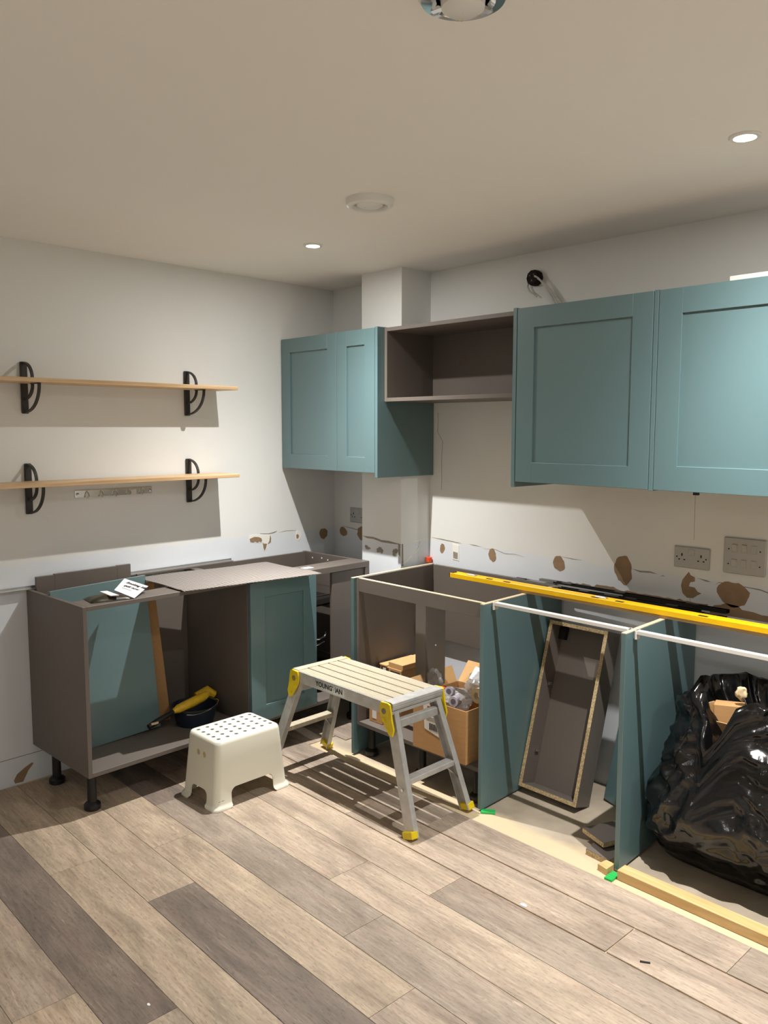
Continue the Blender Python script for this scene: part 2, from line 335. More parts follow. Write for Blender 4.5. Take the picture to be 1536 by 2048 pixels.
for i, (yt, xb) in enumerate(rows):
    yb = rows[i+1][0] if i+1 < len(rows) else yt-PW
    if yb < YF: break
    k0 = math.ceil((xb-.02)/PL)
    xs = [xb+PL*k for k in range(-k0-1, 7)]
    joint = .006 if i in (1, 2) else .0012
    for a, b in zip(xs, xs[1:]):
        a2, b2 = max(a, .01-yt*.054), min(b, XR-.005)
        if b2-a2 < .06: continue
        n = round((a-xb)/PL)+1
        col = fix.get((i, n)) or R.choice([TAN, LTAN, MID, GRY, MID, DRK])
        plank(a2+.0006, b2-(.004 if i == 1 and abs(b-xb-PL) < .01 else .0008), yb+.0005, yt-joint, col)
# a few planks run on to the wall under the left-hand cabinets
for i, (yt, xb) in enumerate([(-.3365, .70), (-.513, .62)]):
    plank(.045+.01*i, xb, yt-PW+.0005, yt-.001, (GRY, MID)[i])

# bare patches and scuffs where the old splashback came off (pieces of the wall)
def blob(cx, cz, rx, rz, seed, n=26, rag=.16):
    r = random.Random(seed); ph = [r.uniform(0, 6.28) for _ in range(4)]
    return [(cx+rx*math.cos(a)*k, cz+rz*math.sin(a)*k) for a, k in
            [(2*math.pi*i/n, 1+rag*(.5*math.sin(2*2*math.pi*i/n+ph[0])+.35*math.sin(3*2*math.pi*i/n+ph[1])+.25*math.sin(7*2*math.pi*i/n+ph[2])+.2*r.uniform(-1, 1))) for i in range(n)]]
def on_back(poly, mat, name='plaster_patch', t=.0012):
    gg = G(); gg.prism(poly, lambda a, b: Vector((a, .004, b)), lambda a, b: Vector((a, -t, b))); return gg.part(name, M[mat], wall_back)
def on_left(poly, mat, name='plaster_patch', t=.0012):
    gg = G(); gg.prism(poly, lambda a, b: Vector((-.004, -a, b)), lambda a, b: Vector((t, -a, b))); return gg.part(name, M[mat], wall_left)
def on_boxf(poly, mat, name='plaster_patch', t=.0012):
    gg = G(); gg.prism(poly, lambda a, b: Vector((a, -BD+.004, b)), lambda a, b: Vector((a, -BD-t, b))); return gg.part(name, M[mat], boxing)
def on_boxr(poly, mat, name='plaster_patch', t=.0012):
    gg = G(); gg.prism(poly, lambda a, b: Vector((BX1-.004, a, b)), lambda a, b: Vector((BX1+t, a, b))); return gg.part(name, M[mat], boxing)
def streak(pts, wd):
    up = [(a, b+wd*(.4+.6*R.random())) for a, b in pts]; dn = [(a, b-wd*(.4+.6*R.random())) for a, b in pts]
    return [pts[0]]+up[1:-1]+[pts[-1]]+dn[1:-1][::-1]
for k, (cx, cz, rx, rz) in enumerate([(.082, .967, .034, .026), (.262, .975, .055, .042), (.884, .953, .016, .026), (1.22, .956, .024, .031), (1.612, .962, .032, .034), (1.942, .974, .043, .061), (2.418, .940, .058, .052)]):
    on_back(blob(cx, cz, rx, rz, 30+k), 'patch')
on_back([(2.236, 1.004), (2.243, .992), (2.262, .985), (2.262, .968), (2.243, .962), (2.238, .945), (2.262, .944), (2.276, .928), (2.292, .924), (2.276, .914), (2.258, .900), (2.232, .898), (2.212, .915), (2.205, .945), (2.210, .968), (2.222, .986)], 'patch')
on_back([(2.33, .868), (2.345, .885), (2.37, .890), (2.39, .900), (2.44, .897), (2.455, .884), (2.50, .882), (2.53, .876), (2.72, .880), (2.72, .852), (2.33, .852)], 'patch')
rag = [(1.66, .872)]
for i in range(40): rag.append((1.66+.66*i/39, .884+.014*noise.noise(Vector((i*.7, 3, 0)))+(.008 if 8 < i < 16 else 0)))
on_back(rag+[(2.32, .860), (1.66, .860)], 'patch')
for pts, wd in [([(1.16, .982), (1.24, .985), (1.30, .972), (1.36, .976), (1.42, .968)], .002), ([(1.62, .996), (1.68, .991), (1.74, .992)], .003), ([(1.98, .985), (2.02, .978), (2.07, .981), (2.10, .976)], .004),
                ([(2.27, .984), (2.31, .977), (2.33, .975)], .0055), ([(2.345, .967), (2.36, .978), (2.40, .979), (2.46, .975), (2.52, .972), (2.58, .958), (2.66, .955)], .003), ([(2.11, .968), (2.125, .974), (2.135, .971)], .003),
                ([(1.07, .995), (1.10, .992), (1.15, .990)], .003), ([(.80, 1.004), (.88, 1.000), (.99, .994), (1.02, .992)], .003), ([(.06, 1.0), (.14, .995), (.26, .985), (.36, .975)], .003)]:
    on_back(streak(pts, wd), 'scar', 'paint_scuff', .0006)
on_back([(2.249, 1.325), (2.2505, 1.325), (2.2525, 1.135), (2.251, 1.135)], 'scar', 'pencil_line', .0004)
on_back([(2.2445, .898), (2.246, .898), (2.246, .862), (2.2445, .862)], 'scar', 'pencil_line', .0004)
# vertical crack beside the wall units
cr = [(.845+.012*noise.noise(Vector((i*.9, 1, 0)))+(.03 if i > 2 else 0), 1.66-.05*i) for i in range(9)]
on_back([(a-.0012, b) for a, b in cr]+[(a+.0012, b) for a, b in cr[::-1]], 'scar', 'plaster_crack', .0005)
# cut-out slot for a fused spur
on_back([(.956, .985), (1.000, .980), (1.001, .900), (.957, .905)], 'putty', 'filled_slot', .002)
on_back([(.963, .945), (.993, .942), (.993, .910), (.963, .913)], 'scar', 'open_slot', .0035)
on_left([(.631, .993), (.615, .996), (.575, .994), (.529, .986), (.500, .990), (.482, .984), (.482, .943), (.508, .934), (.512, .911), (.532, .897), (.545, .915), (.544, .944), (.552, .952), (.559, .944), (.575, .953), (.590, .948), (.60, .955), (.626, .954), (.636, .97)], 'putty', 'filled_patch')
on_left([(.632, .976), (.600, .984), (.570, .980), (.552, .972), (.547, .958), (.556, .950), (.566, .956), (.580, .952), (.594, .958), (.610, .955), (.628, .960)], 'patch', t=.0022)
on_left([(.543, .946), (.538, .916), (.531, .902), (.522, .912), (.514, .936), (.520, .940), (.530, .938)], 'patch', t=.0022)
on_left([(.490, .985), (.484, .965), (.486, .945), (.508, .936), (.496, .952)], 'patch', t=.0022)
on_left(blob(.285, .962, .024, .028, 5), 'putty', 'filled_patch'); on_left(blob(.292, .958, .010, .012, 6), 'patch', t=.0022)
on_left(blob(.090, .956, .030, .034, 8), 'patch')
on_left(streak([(.56, 1.0), (.50, .992), (.46, .997), (.44, 1.004)], .003), 'scar', 'paint_scuff', .0016)
on_left(streak([(.43, .993), (.38, .997), (.33, .995), (.29, .992)], .002), 'scar', 'paint_scuff', .0006)
on_left([(1.935, .006), (1.900, .004), (1.874, .050), (1.850, .074), (1.858, .080), (1.890, .066), (1.925, .045), (1.94, .02)], 'patch')
on_left([(2.4, .124), (1.60, .124), (1.60, .121), (2.4, .121)], 'scar', 'skirting_line', .0008)
for k, (a, b) in enumerate([(.53, .94), (.629, .937), (.744, .940)]): on_boxf(blob(a, b, .020, .010 if k == 0 else .018, 50+k, rag=.5), 'scar', 'chipped_paint')
on_boxf(streak([(.49, 1.0), (.53, .995), (.58, .996), (.64, .988), (.70, .986), (.76, .984), (.785, .986)], .007), 'scar', 'paint_scuff', .0008)
on_boxf([(.768, .985), (.784, .985), (.784, .92), (.770, .93)], 'scar', 'chipped_paint')
for pts, wd in [([(-.20, .880), (-.17, .892), (-.14, .915), (-.125, .910)], .007), ([(-.125, .925), (-.10, .935), (-.08, .955), (-.07, .985)], .006), ([(-.16, .990), (-.10, .992), (-.05, .996), (-.005, .998)], .004)]:
    on_boxr(streak(pts, wd), 'putty', 'filler_smear', .002)
on_boxr([(-.205, .985), (-.195, .985), (-.192, .87), (-.205, .87)], 'scar', 'chipped_paint')

# ------------------------------------------------------------------ ceiling fittings
def downlight(x, y, label, grp):
    t = thing('downlight', label, 'downlight', (x, y, H), group=grp)
    g = G(); g.lathe([(.030, -.002), (.030, -.006), (.040, -.006), (.043, -.003), (.043, .0), (.030, .0)], (x, y, H), 36, caps=False); g.part('bezel', M['white'], t)
    g = G(); g.lathe([(.001, -.004), (.029, -.004), (.029, -.001), (.001, -.001)], (x, y, H), 28, caps=False); g.part('lamp_lens', M['lens'], t, 'glowing warm white lens')
    ld = bpy.data.lights.new('downlight_beam', 'SPOT'); ld.energy = LAMP_POWER; ld.color = LAMP_COL; ld.spot_size = math.pi; ld.spot_blend = 0.0; ld.shadow_soft_size = .009
    # photometric curve of the lamp: a main beam plus a weaker wide spill, as an IES file would give
    ld.use_nodes = True; nt = ld.node_tree; N = nt.nodes; Lk = nt.links; em = N['Emission']
    tc = N.new('ShaderNodeTexCoord'); sx = N.new('ShaderNodeSeparateXYZ'); Lk.new(tc.outputs['Normal'], sx.inputs[0])
    ab = N.new('ShaderNodeMath'); ab.operation = 'ABSOLUTE'; Lk.new(sx.outputs[2], ab.inputs[0])
    pw = N.new('ShaderNodeMath'); pw.operation = 'POWER'; Lk.new(ab.outputs[0], pw.inputs[0]); pw.inputs[1].default_value = BEAM_EXP
    m1 = N.new('ShaderNodeMath'); m1.operation = 'MULTIPLY'; Lk.new(pw.outputs[0], m1.inputs[0]); m1.inputs[1].default_value = 1-BEAM_SPILL
    m2 = N.new('ShaderNodeMath'); m2.operation = 'MULTIPLY_ADD'; Lk.new(ab.outputs[0], m2.inputs[0]); m2.inputs[1].default_value = BEAM_SPILL; Lk.new(m1.outputs[0], m2.inputs[2])
    Lk.new(m2.outputs[0], em.inputs['Strength'])
    lo = bpy.data.objects.new('downlight_beam', ld); COL.objects.link(lo); lo.parent = t; lo.location = (0, 0, -.009)
downlight(*LAMPS_SEEN[0], 'lit recessed downlight in the ceiling above the corner wall cupboards', 'recessed downlights')
downlight(*LAMPS_SEEN[1], 'lit recessed downlight in the ceiling above the right-hand wall cupboards', 'recessed downlights')
for i, (x, y) in enumerate(LAMPS_UNSEEN):
    downlight(x, y, ['recessed downlight at the far right end of the cupboard run', 'unseen downlight added as fill in the corner behind the viewer', 'unseen downlight added as fill near the wall behind the viewer'][i], 'recessed downlights')
t = thing('ceiling_vent', 'round white extractor vent in the ceiling', 'vent', (1.573, -1.132, H))
g = G(); g.lathe([(.058, -.002), (.060, -.020), (.064, -.027), (.074, -.028), (.082, -.022), (.0845, -.006), (.0845, 0), (.058, 0)], (1.573, -1.132, H), 48, caps=False); g.part('outer_ring', M['white'], t)
g = G(); g.lathe([(.001, -.027), (.036, -.026), (.046, -.021), (.049, -.014), (.020, -.008)], (1.573, -1.132, H), 40, caps=False); g.cyl((1.573, -1.132, H), (1.573, -1.132, H-.012), .012); g.part('valve_disc', M['white'], t)
t = thing('ceiling_fitting', 'round clear and chrome ceiling fitting at the top edge', 'ceiling fitting', (2.709, -1.926, H))
c = (2.709, -1.926, H)
g = G(); g.lathe([(.050, -.012), (.060, -.018), (.078, -.014), (.085, -.004), (.085, 0), (.050, 0)], c, 48, caps=False); g.part('rim', M['chrome'], t)
g = G(); g.lathe([(.001, -.036), (.030, -.035), (.040, -.028), (.042, -.010), (.03, 0)], c, 36, caps=False); g.part('centre_cap', M['white'], t)
for k in range(6):
    a = k*math.pi/3+.3; g = G(); g.beam((c[0]+.038*math.cos(a), c[1]+.038*math.sin(a), H-.016), (c[0]+.064*math.cos(a), c[1]+.064*math.sin(a), H-.018), .012, .006, (-math.sin(a), math.cos(a), 0)); g.part('fin', M['chrome'], t)

# ------------------------------------------------------------------ wall cupboards (along the back wall)
ZT, ZB, ZP = 2.064, 1.358, 1.335; YD = -.4007
def shaker(t, x0, x1, y0, z0, z1, wst=.076, th=.020, axis='Y', rails=None):
    """shaker door: frame mesh with the sunken panel as its child. axis Y: front faces -y at y0; axis X: front faces +x at y0"""
    wr = rails or wst
    def B(g, a0, a1, d0, d1, c0, c1, bev):
        if axis == 'Y': g.box(a0, a1, y0+d0, y0+d1, c0, c1, bev)
        else: g.box(y0-d1, y0-d0, a0, a1, c0, c1, bev)
    g = G(); B(g, x0, x0+wst, 0, th, z0, z1, .0012); B(g, x1-wst, x1, 0, th, z0, z1, .0012)
    B(g, x0+wst-.001, x1-wst+.001, 0, th, z1-wr, z1, .0012); B(g, x0+wst-.001, x1-wst+.001, 0, th, z0, z0+wr, .0012)
    d = g.part('door', M['teal'], t)
    g = G(); B(g, x0+wst-.004, x1-wst+.004, .008, th-.002, z0+wr-.004, z1-wr+.004, 0); g.part('door_panel', M['teal'], d)
    return d
t = thing('wall_cupboard', 'two-door teal shaker wall cupboard in the room corner', 'cupboard', (.4, -.2, ZB))
g = G(); g.box(.030, BX0-.004, -.378, -.003, ZB+.002, ZT-.004); g.box(BX0-.006, .797, -.378, -BD-.003, ZB+.002, ZT-.004); g.part('carcass', M['grey'], t)
shaker(t, .0300, .505, YD, ZB, ZT); shaker(t, .508, .796, YD, ZB, ZT)
g = G(); g.box(.798, .816, YD, -.002, ZP, ZT+.004, .001); g.solo('end_panel', M['teal'], 'teal end panel of the corner wall cupboard, below the open grey unit', 'panel', (.807, -.2, ZP))
t = thing('open_wall_unit', 'open dark grey wall unit without doors between teal end panels', 'open unit', (1.23, -.18, 1.708))
ym = -.355; x0, x1 = .8175, 1.6385
g = G(); g.box(x0, x0+.018, ym, -.003, 1.708, ZT, .0008); g.part('side_panel', M['grey'], t)
g = G(); g.box(x1-.018, x1, ym, -.003, 1.708, ZT, .0008); g.part('side_panel', M['grey'], t)
g = G(); g.box(x0+.018, x1-.018, ym, -.003, ZT-.018, ZT, .0008); g.part('top_panel', M['grey'], t)
g = G(); g.box(x0+.018, x1-.018, ym, -.003, 1.708, 1.726, .0008); g.part('bottom_panel', M['grey'], t)
g = G(); g.box(x0+.018, x1-.018, -.03, -.022, 1.726, ZT-.018); g.part('back_panel', M['grey'], t)
g = G(); g.box(1.640, 1.658, YD, -.002, ZP, ZT+.004, .001); g.solo('end_panel', M['teal'], 'teal end panel at the left of the large shaker wall cupboard', 'panel', (1.649, -.2, ZP))
t = thing('wall_cupboard', 'teal shaker wall cupboard right of the open grey unit', 'cupboard', (1.96, -.2, ZB))
g = G(); g.box(1.660, 2.266, -.378, -.003, ZB+.004, ZT-.004); g.part('carcass', M['grey'], t)
shaker(t, 1.6615, 2.2640, YD, ZB, ZT, .082)
g = G(); g.box(2.2665, 2.2835, YD, -.002, ZB-.004, ZT+.002, .001); g.solo('filler_panel', M['teal'], 'narrow teal filler strip between the two right-hand wall cupboards', 'panel', (2.275, -.2, ZB))
t = thing('wall_cupboard', 'teal shaker wall cupboard cut off by the right edge', 'cupboard', (2.59, -.2, ZB))
g = G(); g.box(2.2845, 2.889, -.378, -.003, ZB+.004, ZT-.004); g.part('carcass', M['grey'], t)
shaker(t, 2.2855, 2.888, YD, ZB, ZT, .088)
g = G(); g.box(2.435, 2.452, YD+.004, YD+.018, ZB-.010, ZB); g.part('hinge_stop', M['black'], t)
g = G(); g.box(2.52, 2.95, -.372, -.330, ZT-.003, ZT+.020, .002); g.solo('white_batten', M['bar'], 'white batten lying on top of the right-hand wall cupboard', 'batten', (2.7, -.35, ZT))

# junction box above the cupboards
t = thing('socket_box', 'round dark brown junction box on the wall above the cupboards', 'junction box', (1.458, 0, 2.259))
c = (1.458, 0, 2.259)
g = G(); g.lathe([(.034, 0), (.036, -.004), (.035, -.034), (.030, -.040), (.001, -.040)], c, 10, 'Y'); g.part('body', M['brown'], t, sharp=.4)
for (dx, dz) in ((-.012, .010), (.010, .012), (.0, -.014)):
    g = G(); g.cyl((c[0]+dx, -.0395, c[2]+dz), (c[0]+dx, -.0415, c[2]+dz), .004, 10); g.part('screw', M['black'], t)
for k, off in enumerate((0, .014, .03)):
    g = G(); pts = [(c[0]+.012, -.036, c[2]+.006-.003*k), (c[0]+.04, -.045+.004*k, c[2]+.002-.004*k), (c[0]+.065+.01*k, -.030, c[2]-.022), (c[0]+.10+off, -.018, c[2]-.085), (c[0]+.145+off*1.2, -.014, c[2]-.19)]
    g.tube([Vector(pts[0])*(1-u)**3+3*Vector(pts[1])*u*(1-u)**2+3*Vector(pts[3])*u*u*(1-u)+Vector(pts[4])*u**3 for u in [i/12 for i in range(13)]], .0042, 8); g.part('cable', M['cable'], t)
g = G(); g.tube([(c[0]-.036, -.015, c[2]-.014), (c[0]-.040, -.018, c[2]-.034), (c[0]-.028, -.018, c[2]-.056), (c[0]-.006, -.017, c[2]-.070), (c[0]+.012, -.016, c[2]-.084)], .004, 8); g.part('cable', M['cable'], t)

# ------------------------------------------------------------------ electrical plates on the back wall
def plate_base(t, x0, x1, z0, z1):
    g = G(); g.box(x0, x1, -.009, -.0005, z0, z1, .003); g.part('faceplate', M['socket'], t)
def double_socket(xc, zc, label):
    t = thing('double_socket', label, 'socket', (xc, 0, zc), group='double sockets'); x0, x1, z0, z1 = xc-.074, xc+.074, zc-.043, zc+.043
    plate_base(t, x0, x1, z0, z1)
    for s in (-1, 1):
        cx = xc+s*.040
        g = G(); g.box(cx-.0025, cx+.0025, -.0098, -.008, zc+.004, zc+.015); g.part('earth_slot', M['slot'], t)
        for q in (-1, 1):
            g = G(); g.box(cx+q*.011-.0035, cx+q*.011+.0035, -.0098, -.008, zc-.012, zc-.0075); g.part('pin_slot', M['slot'], t)
        g = G(); g.cyl((xc+s*.061, -.0085, zc), (xc+s*.061, -.0102, zc), .003, 12); g.part('screw', M['blackmetal'], t)
    g = G(); g.box(xc-.014, xc+.014, -.0115, -.008, zc+.010, zc+.034, .0015); g.part('rocker', M['socket'], t)
double_socket(2.248, 1.063, 'steel double socket beside the six-gang switch plate')
double_socket(.225, 1.074, 'steel double socket in the corner, half hidden by the boxing')
t = thing('switch_plate', 'square steel plate with six grid switches', 'switch', (2.457, 0, 1.09)); xc, zc = 2.4575, 1.092
plate_base(t, xc-.080, xc+.080, zc-.070, zc+.070)
for i in range(3):
    for j in range(2):
        cx, cz = xc-.037+.037*i, zc+.030-.058*j
        g = G(); g.box(cx-.011, cx+.011, -.0105, -.008, cz-.016, cz+.016, .001); r = g.part('switch', M['socket'], t)
        g = G(); g.prism([(-.0100, cz-.014), (-.0150, cz+.014), (-.0095, cz+.014)] if (i, j) != (2, 0) else [(-.0150, cz-.014), (-.0100, cz+.014), (-.0095, cz-.014)], lambda a, b: Vector((cx-.009, a, b)), lambda a, b: Vector((cx+.009, a, b))); g.part('rocker', M['socket'], r)
for s in (-1, 1):
    for j in (0, 1):
        g = G(); g.cyl((xc+s*.060, -.0085, zc+.025-.058*j), (xc+s*.060, -.0102, zc+.025-.058*j), .0028, 12); g.part('screw', M['blackmetal'], t)

# ------------------------------------------------------------------ shelves on the left wall (left-wall frame: u, -s, z)
def bracket(s, zs, label):
    """iron bracket: wall bar, inner bow through the shelf line, outer quarter arc below it. zs = underside of the shelf"""
    t = thing('shelf_bracket', label, 'bracket', (0, -s, zs-.14), 'L', group='cast iron shelf brackets')
    top, bot = zs+.094, zs-.128
    g = G(); g.box(.001, .013, -s-.015, -s+.015, bot, top, .003); g.part('wall_bar', M['iron'], t)
    def bow(r0, r1, zc, dz, n, name, th):
        g = G(); pts = []
        for i in range(n+1):
            a = r0+(r1-r0)*i/n; pts.append((.008+th*math.cos(a), -s, zc+dz*math.sin(a)))
        for p, q in zip(pts, pts[1:]): g.beam(p, q, .012, .007, (0, 1, 0))
        g.part(name, M['iron'], t)
    bow(math.pi/2, .0, zs+.022, .068, 10, 'upper_bow', .085); bow(.0, -math.pi/2, zs-.004, .062, 10, 'lower_bow', .085); bow(.0, -math.pi/2, zs-.004, .118, 14, 'outer_arc', .150)
    g = G(); g.box(.080, .164, -s-.006, -s+.006, zs-.004, zs-.0005, .001); g.part('shelf_tab', M['iron'], t)
for zs, nm in ((1.768, 'upper'), (1.330, 'lower')):
    g = G(); g.box(.016, .196, -2.75, -.832, zs, zs+.018, .0015)
    g.solo('wall_shelf', M['shelf'], f'long oak shelf, the {nm} of two on the left wall', 'shelf', (.1, -1.8, zs), 'L', group='oak wall shelves')
    bracket(1.010, zs, f'black iron bracket under the right end of the {nm} oak shelf')
    bracket(1.822, zs, f'black iron bracket under the {nm} oak shelf near the left edge')
t = thing('hook_rail', 'mirror chrome hook rail on the wall under the lower shelf', 'hook rail', (0, -1.415, 1.275), 'L')
g = G(); g.box(.001, .005, -1.612, -1.220, 1.260, 1.293, .001); g.part('backplate', M['chrome'], t)
for s in (1.275, 1.345, 1.415, 1.485, 1.555):
    g = G(); g.tube([(.004, -s, 1.287), (.016, -s, 1.284), (.024, -s, 1.274), (.026, -s, 1.265), (.020, -s-.004, 1.258)], .0035, 8); g.part('hook', M['chrome'], t)
for s in (1.600, 1.232):
    g = G(); g.lathe([(.001, .013), (.006, .011), (.008, .004)], (0, -s, 1.276), 16, 'X', caps=False); g.part('end_stud', M['chrome'], t)
g = G(); g.box(.0055, .0065, -1.335, -1.305, 1.258, 1.284); g.part('white_tag', M['label'], t, 'small white tag')

# ------------------------------------------------------------------ base cupboards along the left wall (frame L)
LF, ZL, ZC = .534, .163, .870; A0, A1 = -1.850, -1.031; UB = .004
def plastic_leg(t, u, v, top):
    g = G(); g.lathe([(.030, 0), (.034, .004), (.034, .022), (.026, .030), (.019, .034), (.018, top-.012), (.026, top-.010), (.026, top)], (u, v, 0), 20); g.part('leg', M['black'], t)
t = thing('base_cabinet', 'open grey base cabinet without door on black legs, left wall', 'cabinet', (.27, -1.44, 0), 'L')
g = G(); g.box(UB, LF, A0, A0+.018, ZL, ZC, .0008); g.part('side_panel', M['grey'], t)
g = G(); g.box(UB, LF, A1-.018, A1, ZL, ZC, .0008); g.part('side_panel', M['grey'], t)
g = G(); g.box(UB, LF, A0+.018, A1-.018, ZL, ZL+.018, .0008); g.part('bottom_panel', M['grey'], t)
g = G(); g.box(.012, .020, A0+.018, A1-.018, ZL+.018, ZC-.02); g.part('back_panel', M['grey'], t)
g = G(); g.box(.40, LF, A0+.018, A1-.018, ZC-.018, ZC, .0008); g.part('top_rail', M['grey'], t)
for u, v in ((.464, -1.805), (.112, -1.795), (.464, -1.075), (.112, -1.075)): plastic_leg(t, u, v, ZL)
B0, B1 = -1.029, -.238
t = thing('corner_cabinet', 'grey corner base cabinet with one teal shaker door, left wall', 'cabinet', (.27, -.63, 0), 'L')
g = G(); g.box(UB, LF, B0, B0+.018, ZL, ZC, .0008); g.part('side_panel', M['grey'], t)
g = G(); g.box(UB, LF-.002, B1-.018, B1, ZL, ZC, .0008); sp = g.part('side_panel', M['grey'], t)
for u, z in ((.09, .84), (.17, .846), (.22, .84), (.32, .846)):
    g = G(); g.cyl((u, B1-.0175, z), (u, B1-.0195, z), .0045, 10); g.part('cap', M['white'], sp)
g = G(); g.box(UB, LF, B0+.018, B1-.018, ZL, ZL+.018, .0008); g.part('bottom_panel', M['grey'], t)
g = G(); g.box(.012, .028, B0+.018, B1-.018, ZL+.018, ZC-.002, .0008); g.part('back_panel', M['grey'], t)
g = G(); g.box(.40, LF, B0+.018, B1-.018, ZC-.030, ZC, .0008); g.part('top_rail', M['grey'], t)
g = G(); g.box(LF-.030, LF-.012, -.500, B1-.018, ZL, ZC-.034, .0008); g.part('filler_panel', M['grey'], t)
g = G(); g.box(LF-.022, LF-.001, B1-.030, B1-.0005, .10, ZC-.002, .0008); g.part('end_post', M['grey'], t)
shaker(t, -1.046, -.638, LF+.022, .183, .858, .084, .020, 'X', .076)
for u, v in ((.464, -.98), (.112, -.98), (.464, -.30), (.112, -.30)): plastic_leg(t, u, v, ZL)
# pull-out wire fittings inside the corner cabinet
t = thing('pull_out_rack', 'chrome and black pull-out corner rack inside the dark cabinet opening', 'rack', (.42, -.55, .181), 'L')
g = G(); g.beam((.452, -.585, .19), (.452, -.585, .72), .022, .012, (0, 1, 0), .002); g.part('upright', M['blackmetal'], t)
for z in (.30, .43, .55, .70):
    g = G(); g.cyl((.462, -.585, z), (.462, -.585, z+.02), .007, 10); g.part('clip', M['chrome'], t)
for z in (.28, .66):
    g = G(); g.box(.10, .44, -.60, -.30, z-.01, z, .001); sh = g.part('tray', M['black'], t)
    g = G(); g.tube([(.44, -.60, z+.045), (.44, -.33, z+.045), (.40, -.30, z+.045), (.12, -.30, z+.045)], .003, 6); g.part('rail', M['chrome'], sh)
g = G(); g.tube([(.462, -.580, .49), (.472, -.55, .488), (.474, -.515, .492), (.474, -.500, .505), (.470, -.497, .515)], .006, 8); g.part('handle_arm', M['chrome'], t)
g = G(); g.tube([(.462, -.580, .455), (.472, -.55, .460), (.474, -.515, .468)], .005, 8); g.part('handle_arm', M['chrome'], t)

# boards standing inside the open cabinet
g = G(); g.box(.030, .046, -1.822, -1.740, .181, .926, .0008); g.box(.030, .046, -1.740, -1.439, .181, .9295, .0008); g.box(.030, .046, -1.439, -1.369, .181, .9315, .0008)
g.solo('grey_board', M['grey'], 'grey laminate board standing against the wall behind the teal board', 'board', (.04, -1.6, .181), 'L')
g = G(); g.beam((.270, -1.592, .183), (.203, -1.612, .893), .450, .018, (0, 1, 0), .001)
g.solo('teal_board', M['teal'], 'smooth teal board standing in the open grey cabinet', 'board', (.24, -1.6, .181), 'L')
g = G(); g.beam((.232, -1.530, .183), (.165, -1.562, .845), .480, .018, (0, 1, 0), .001)
g.solo('mdf_board', M['mdf'], 'brown MDF board standing behind the teal board in the cabinet', 'board', (.2, -1.55, .181), 'L')
# long trim strips along the wall
g = G(); g.box(.006, .030, -1.975, -.76, .8715, .8745); g.box(.006, .009, -1.975, -.76, .8745, .885)
g.solo('trim_strip', M['silver'], 'long thin metal trim strip lying along the left wall', 'strip', (.02, -1.3, .872), 'L')
g = G(); g.box(.048, .062, -1.345, -.80, .8705, .880, .001); g.solo('trim_strip', M['grey'], 'dark grey trim strip lying behind the embossed liner sheet', 'strip', (.055, -1.0, .871), 'L')
# embossed liner sheet
t = bmesh.new(); nx, ny = 16, 30; P00, P10, P11, P01 = Vector((.123, -1.386)), Vector((.565, -1.404)), Vector((.660, -.696)), Vector((.208, -.679)); rows_ = []
for i in range(nx+1):
    row = []
    for j in range(ny+1):
        a, b = i/nx, j/ny; p = P00*(1-a)*(1-b)+P10*a*(1-b)+P11*a*b+P01*(1-a)*b
        z = .8735+.003*math.sin(3*a+5*b)**2
        if p.x > LF: z = max(.866, z-.10*(p.x-LF)*(1 if b < .6 else .4))+.002
        row.append(t.verts.new((p.x, p.y, max(z, .8735))))
    rows_.append(row)
for i in range(nx):
    for j in range(ny): t.faces.new((rows_[i][j], rows_[i+1][j], rows_[i+1][j+1], rows_[i][j+1]))
r_ = bmesh.ops.extrude_face_region(t, geom=t.faces[:]); bmesh.ops.translate(t, verts=[e for e in r_['geom'] if isinstance(e, bmesh.types.BMVert)], vec=(0, 0, .003)); bmesh.ops.recalc_face_normals(t, faces=t.faces[:])
g = G(); g.add(t); g.solo('liner_sheet', M['liner'], 'embossed grey liner sheet laid across the cabinet tops', 'sheet', (.4, -1.0, .873), 'L')
g = G(); g.box(.455, .495, -.655, -.600, .871, .8725); g.solo('paper_scrap', M['paper'], 'small white paper scrap on the corner cabinet rail', 'paper', (.475, -.63, .871), 'L')
# tobacco pouch and warning label
t = thing('tobacco_pouch', 'dark foil tobacco pouch lying on the open grey cabinet', 'pouch', (.46, -1.70, .871), 'L')
tm = bmesh.new(); gr = []
for i in range(13):
    row = []
    for j in range(9):
        a, b = i/12, j/8; p = Vector((.385, -1.775))*(1-a)*(1-b)+Vector((.395, -1.60))*a*(1-b)+Vector((.525, -1.63))*a*b+Vector((.490, -1.79))*(1-a)*b
        e = min(a, 1-a, b, 1-b)*2; row.append(tm.verts.new((p.x, p.y, .8725+.020*math.sqrt(e)+.003*noise.noise(Vector((p.x*40, p.y*40, 0))))))
    gr.append(row)
for i in range(12):
    for j in range(8): tm.faces.new((gr[i][j], gr[i+1][j], gr[i+1][j+1], gr[i][j+1]))
r_ = bmesh.ops.extrude_face_region(tm, geom=tm.faces[:])
for e in r_['geom']:
    if isinstance(e, bmesh.types.BMVert): e.co.z = .871
bmesh.ops.recalc_face_normals(tm, faces=tm.faces[:])
g = G(); g.add(tm); g.part('pouch', M['pouch'], t, sharp=1.2)
g = G(); g.prism([(.385, -1.700), (.395, -1.672), (.515, -1.682), (.500, -1.712)], lambda a, b: Vector((a, b, .8905)), lambda a, b: Vector((a, b, .8935))); g.part('band', M['paper'], t)
t = thing('warning_card', 'white printed card propped on the tobacco pouch', 'card', (.44, -1.60, .88), 'L')
cv = [Vector((.405, -1.645, .893)), Vector((.300, -1.540, .915)), Vector((.440, -1.505, .895)), Vector((.535, -1.625, .874))]
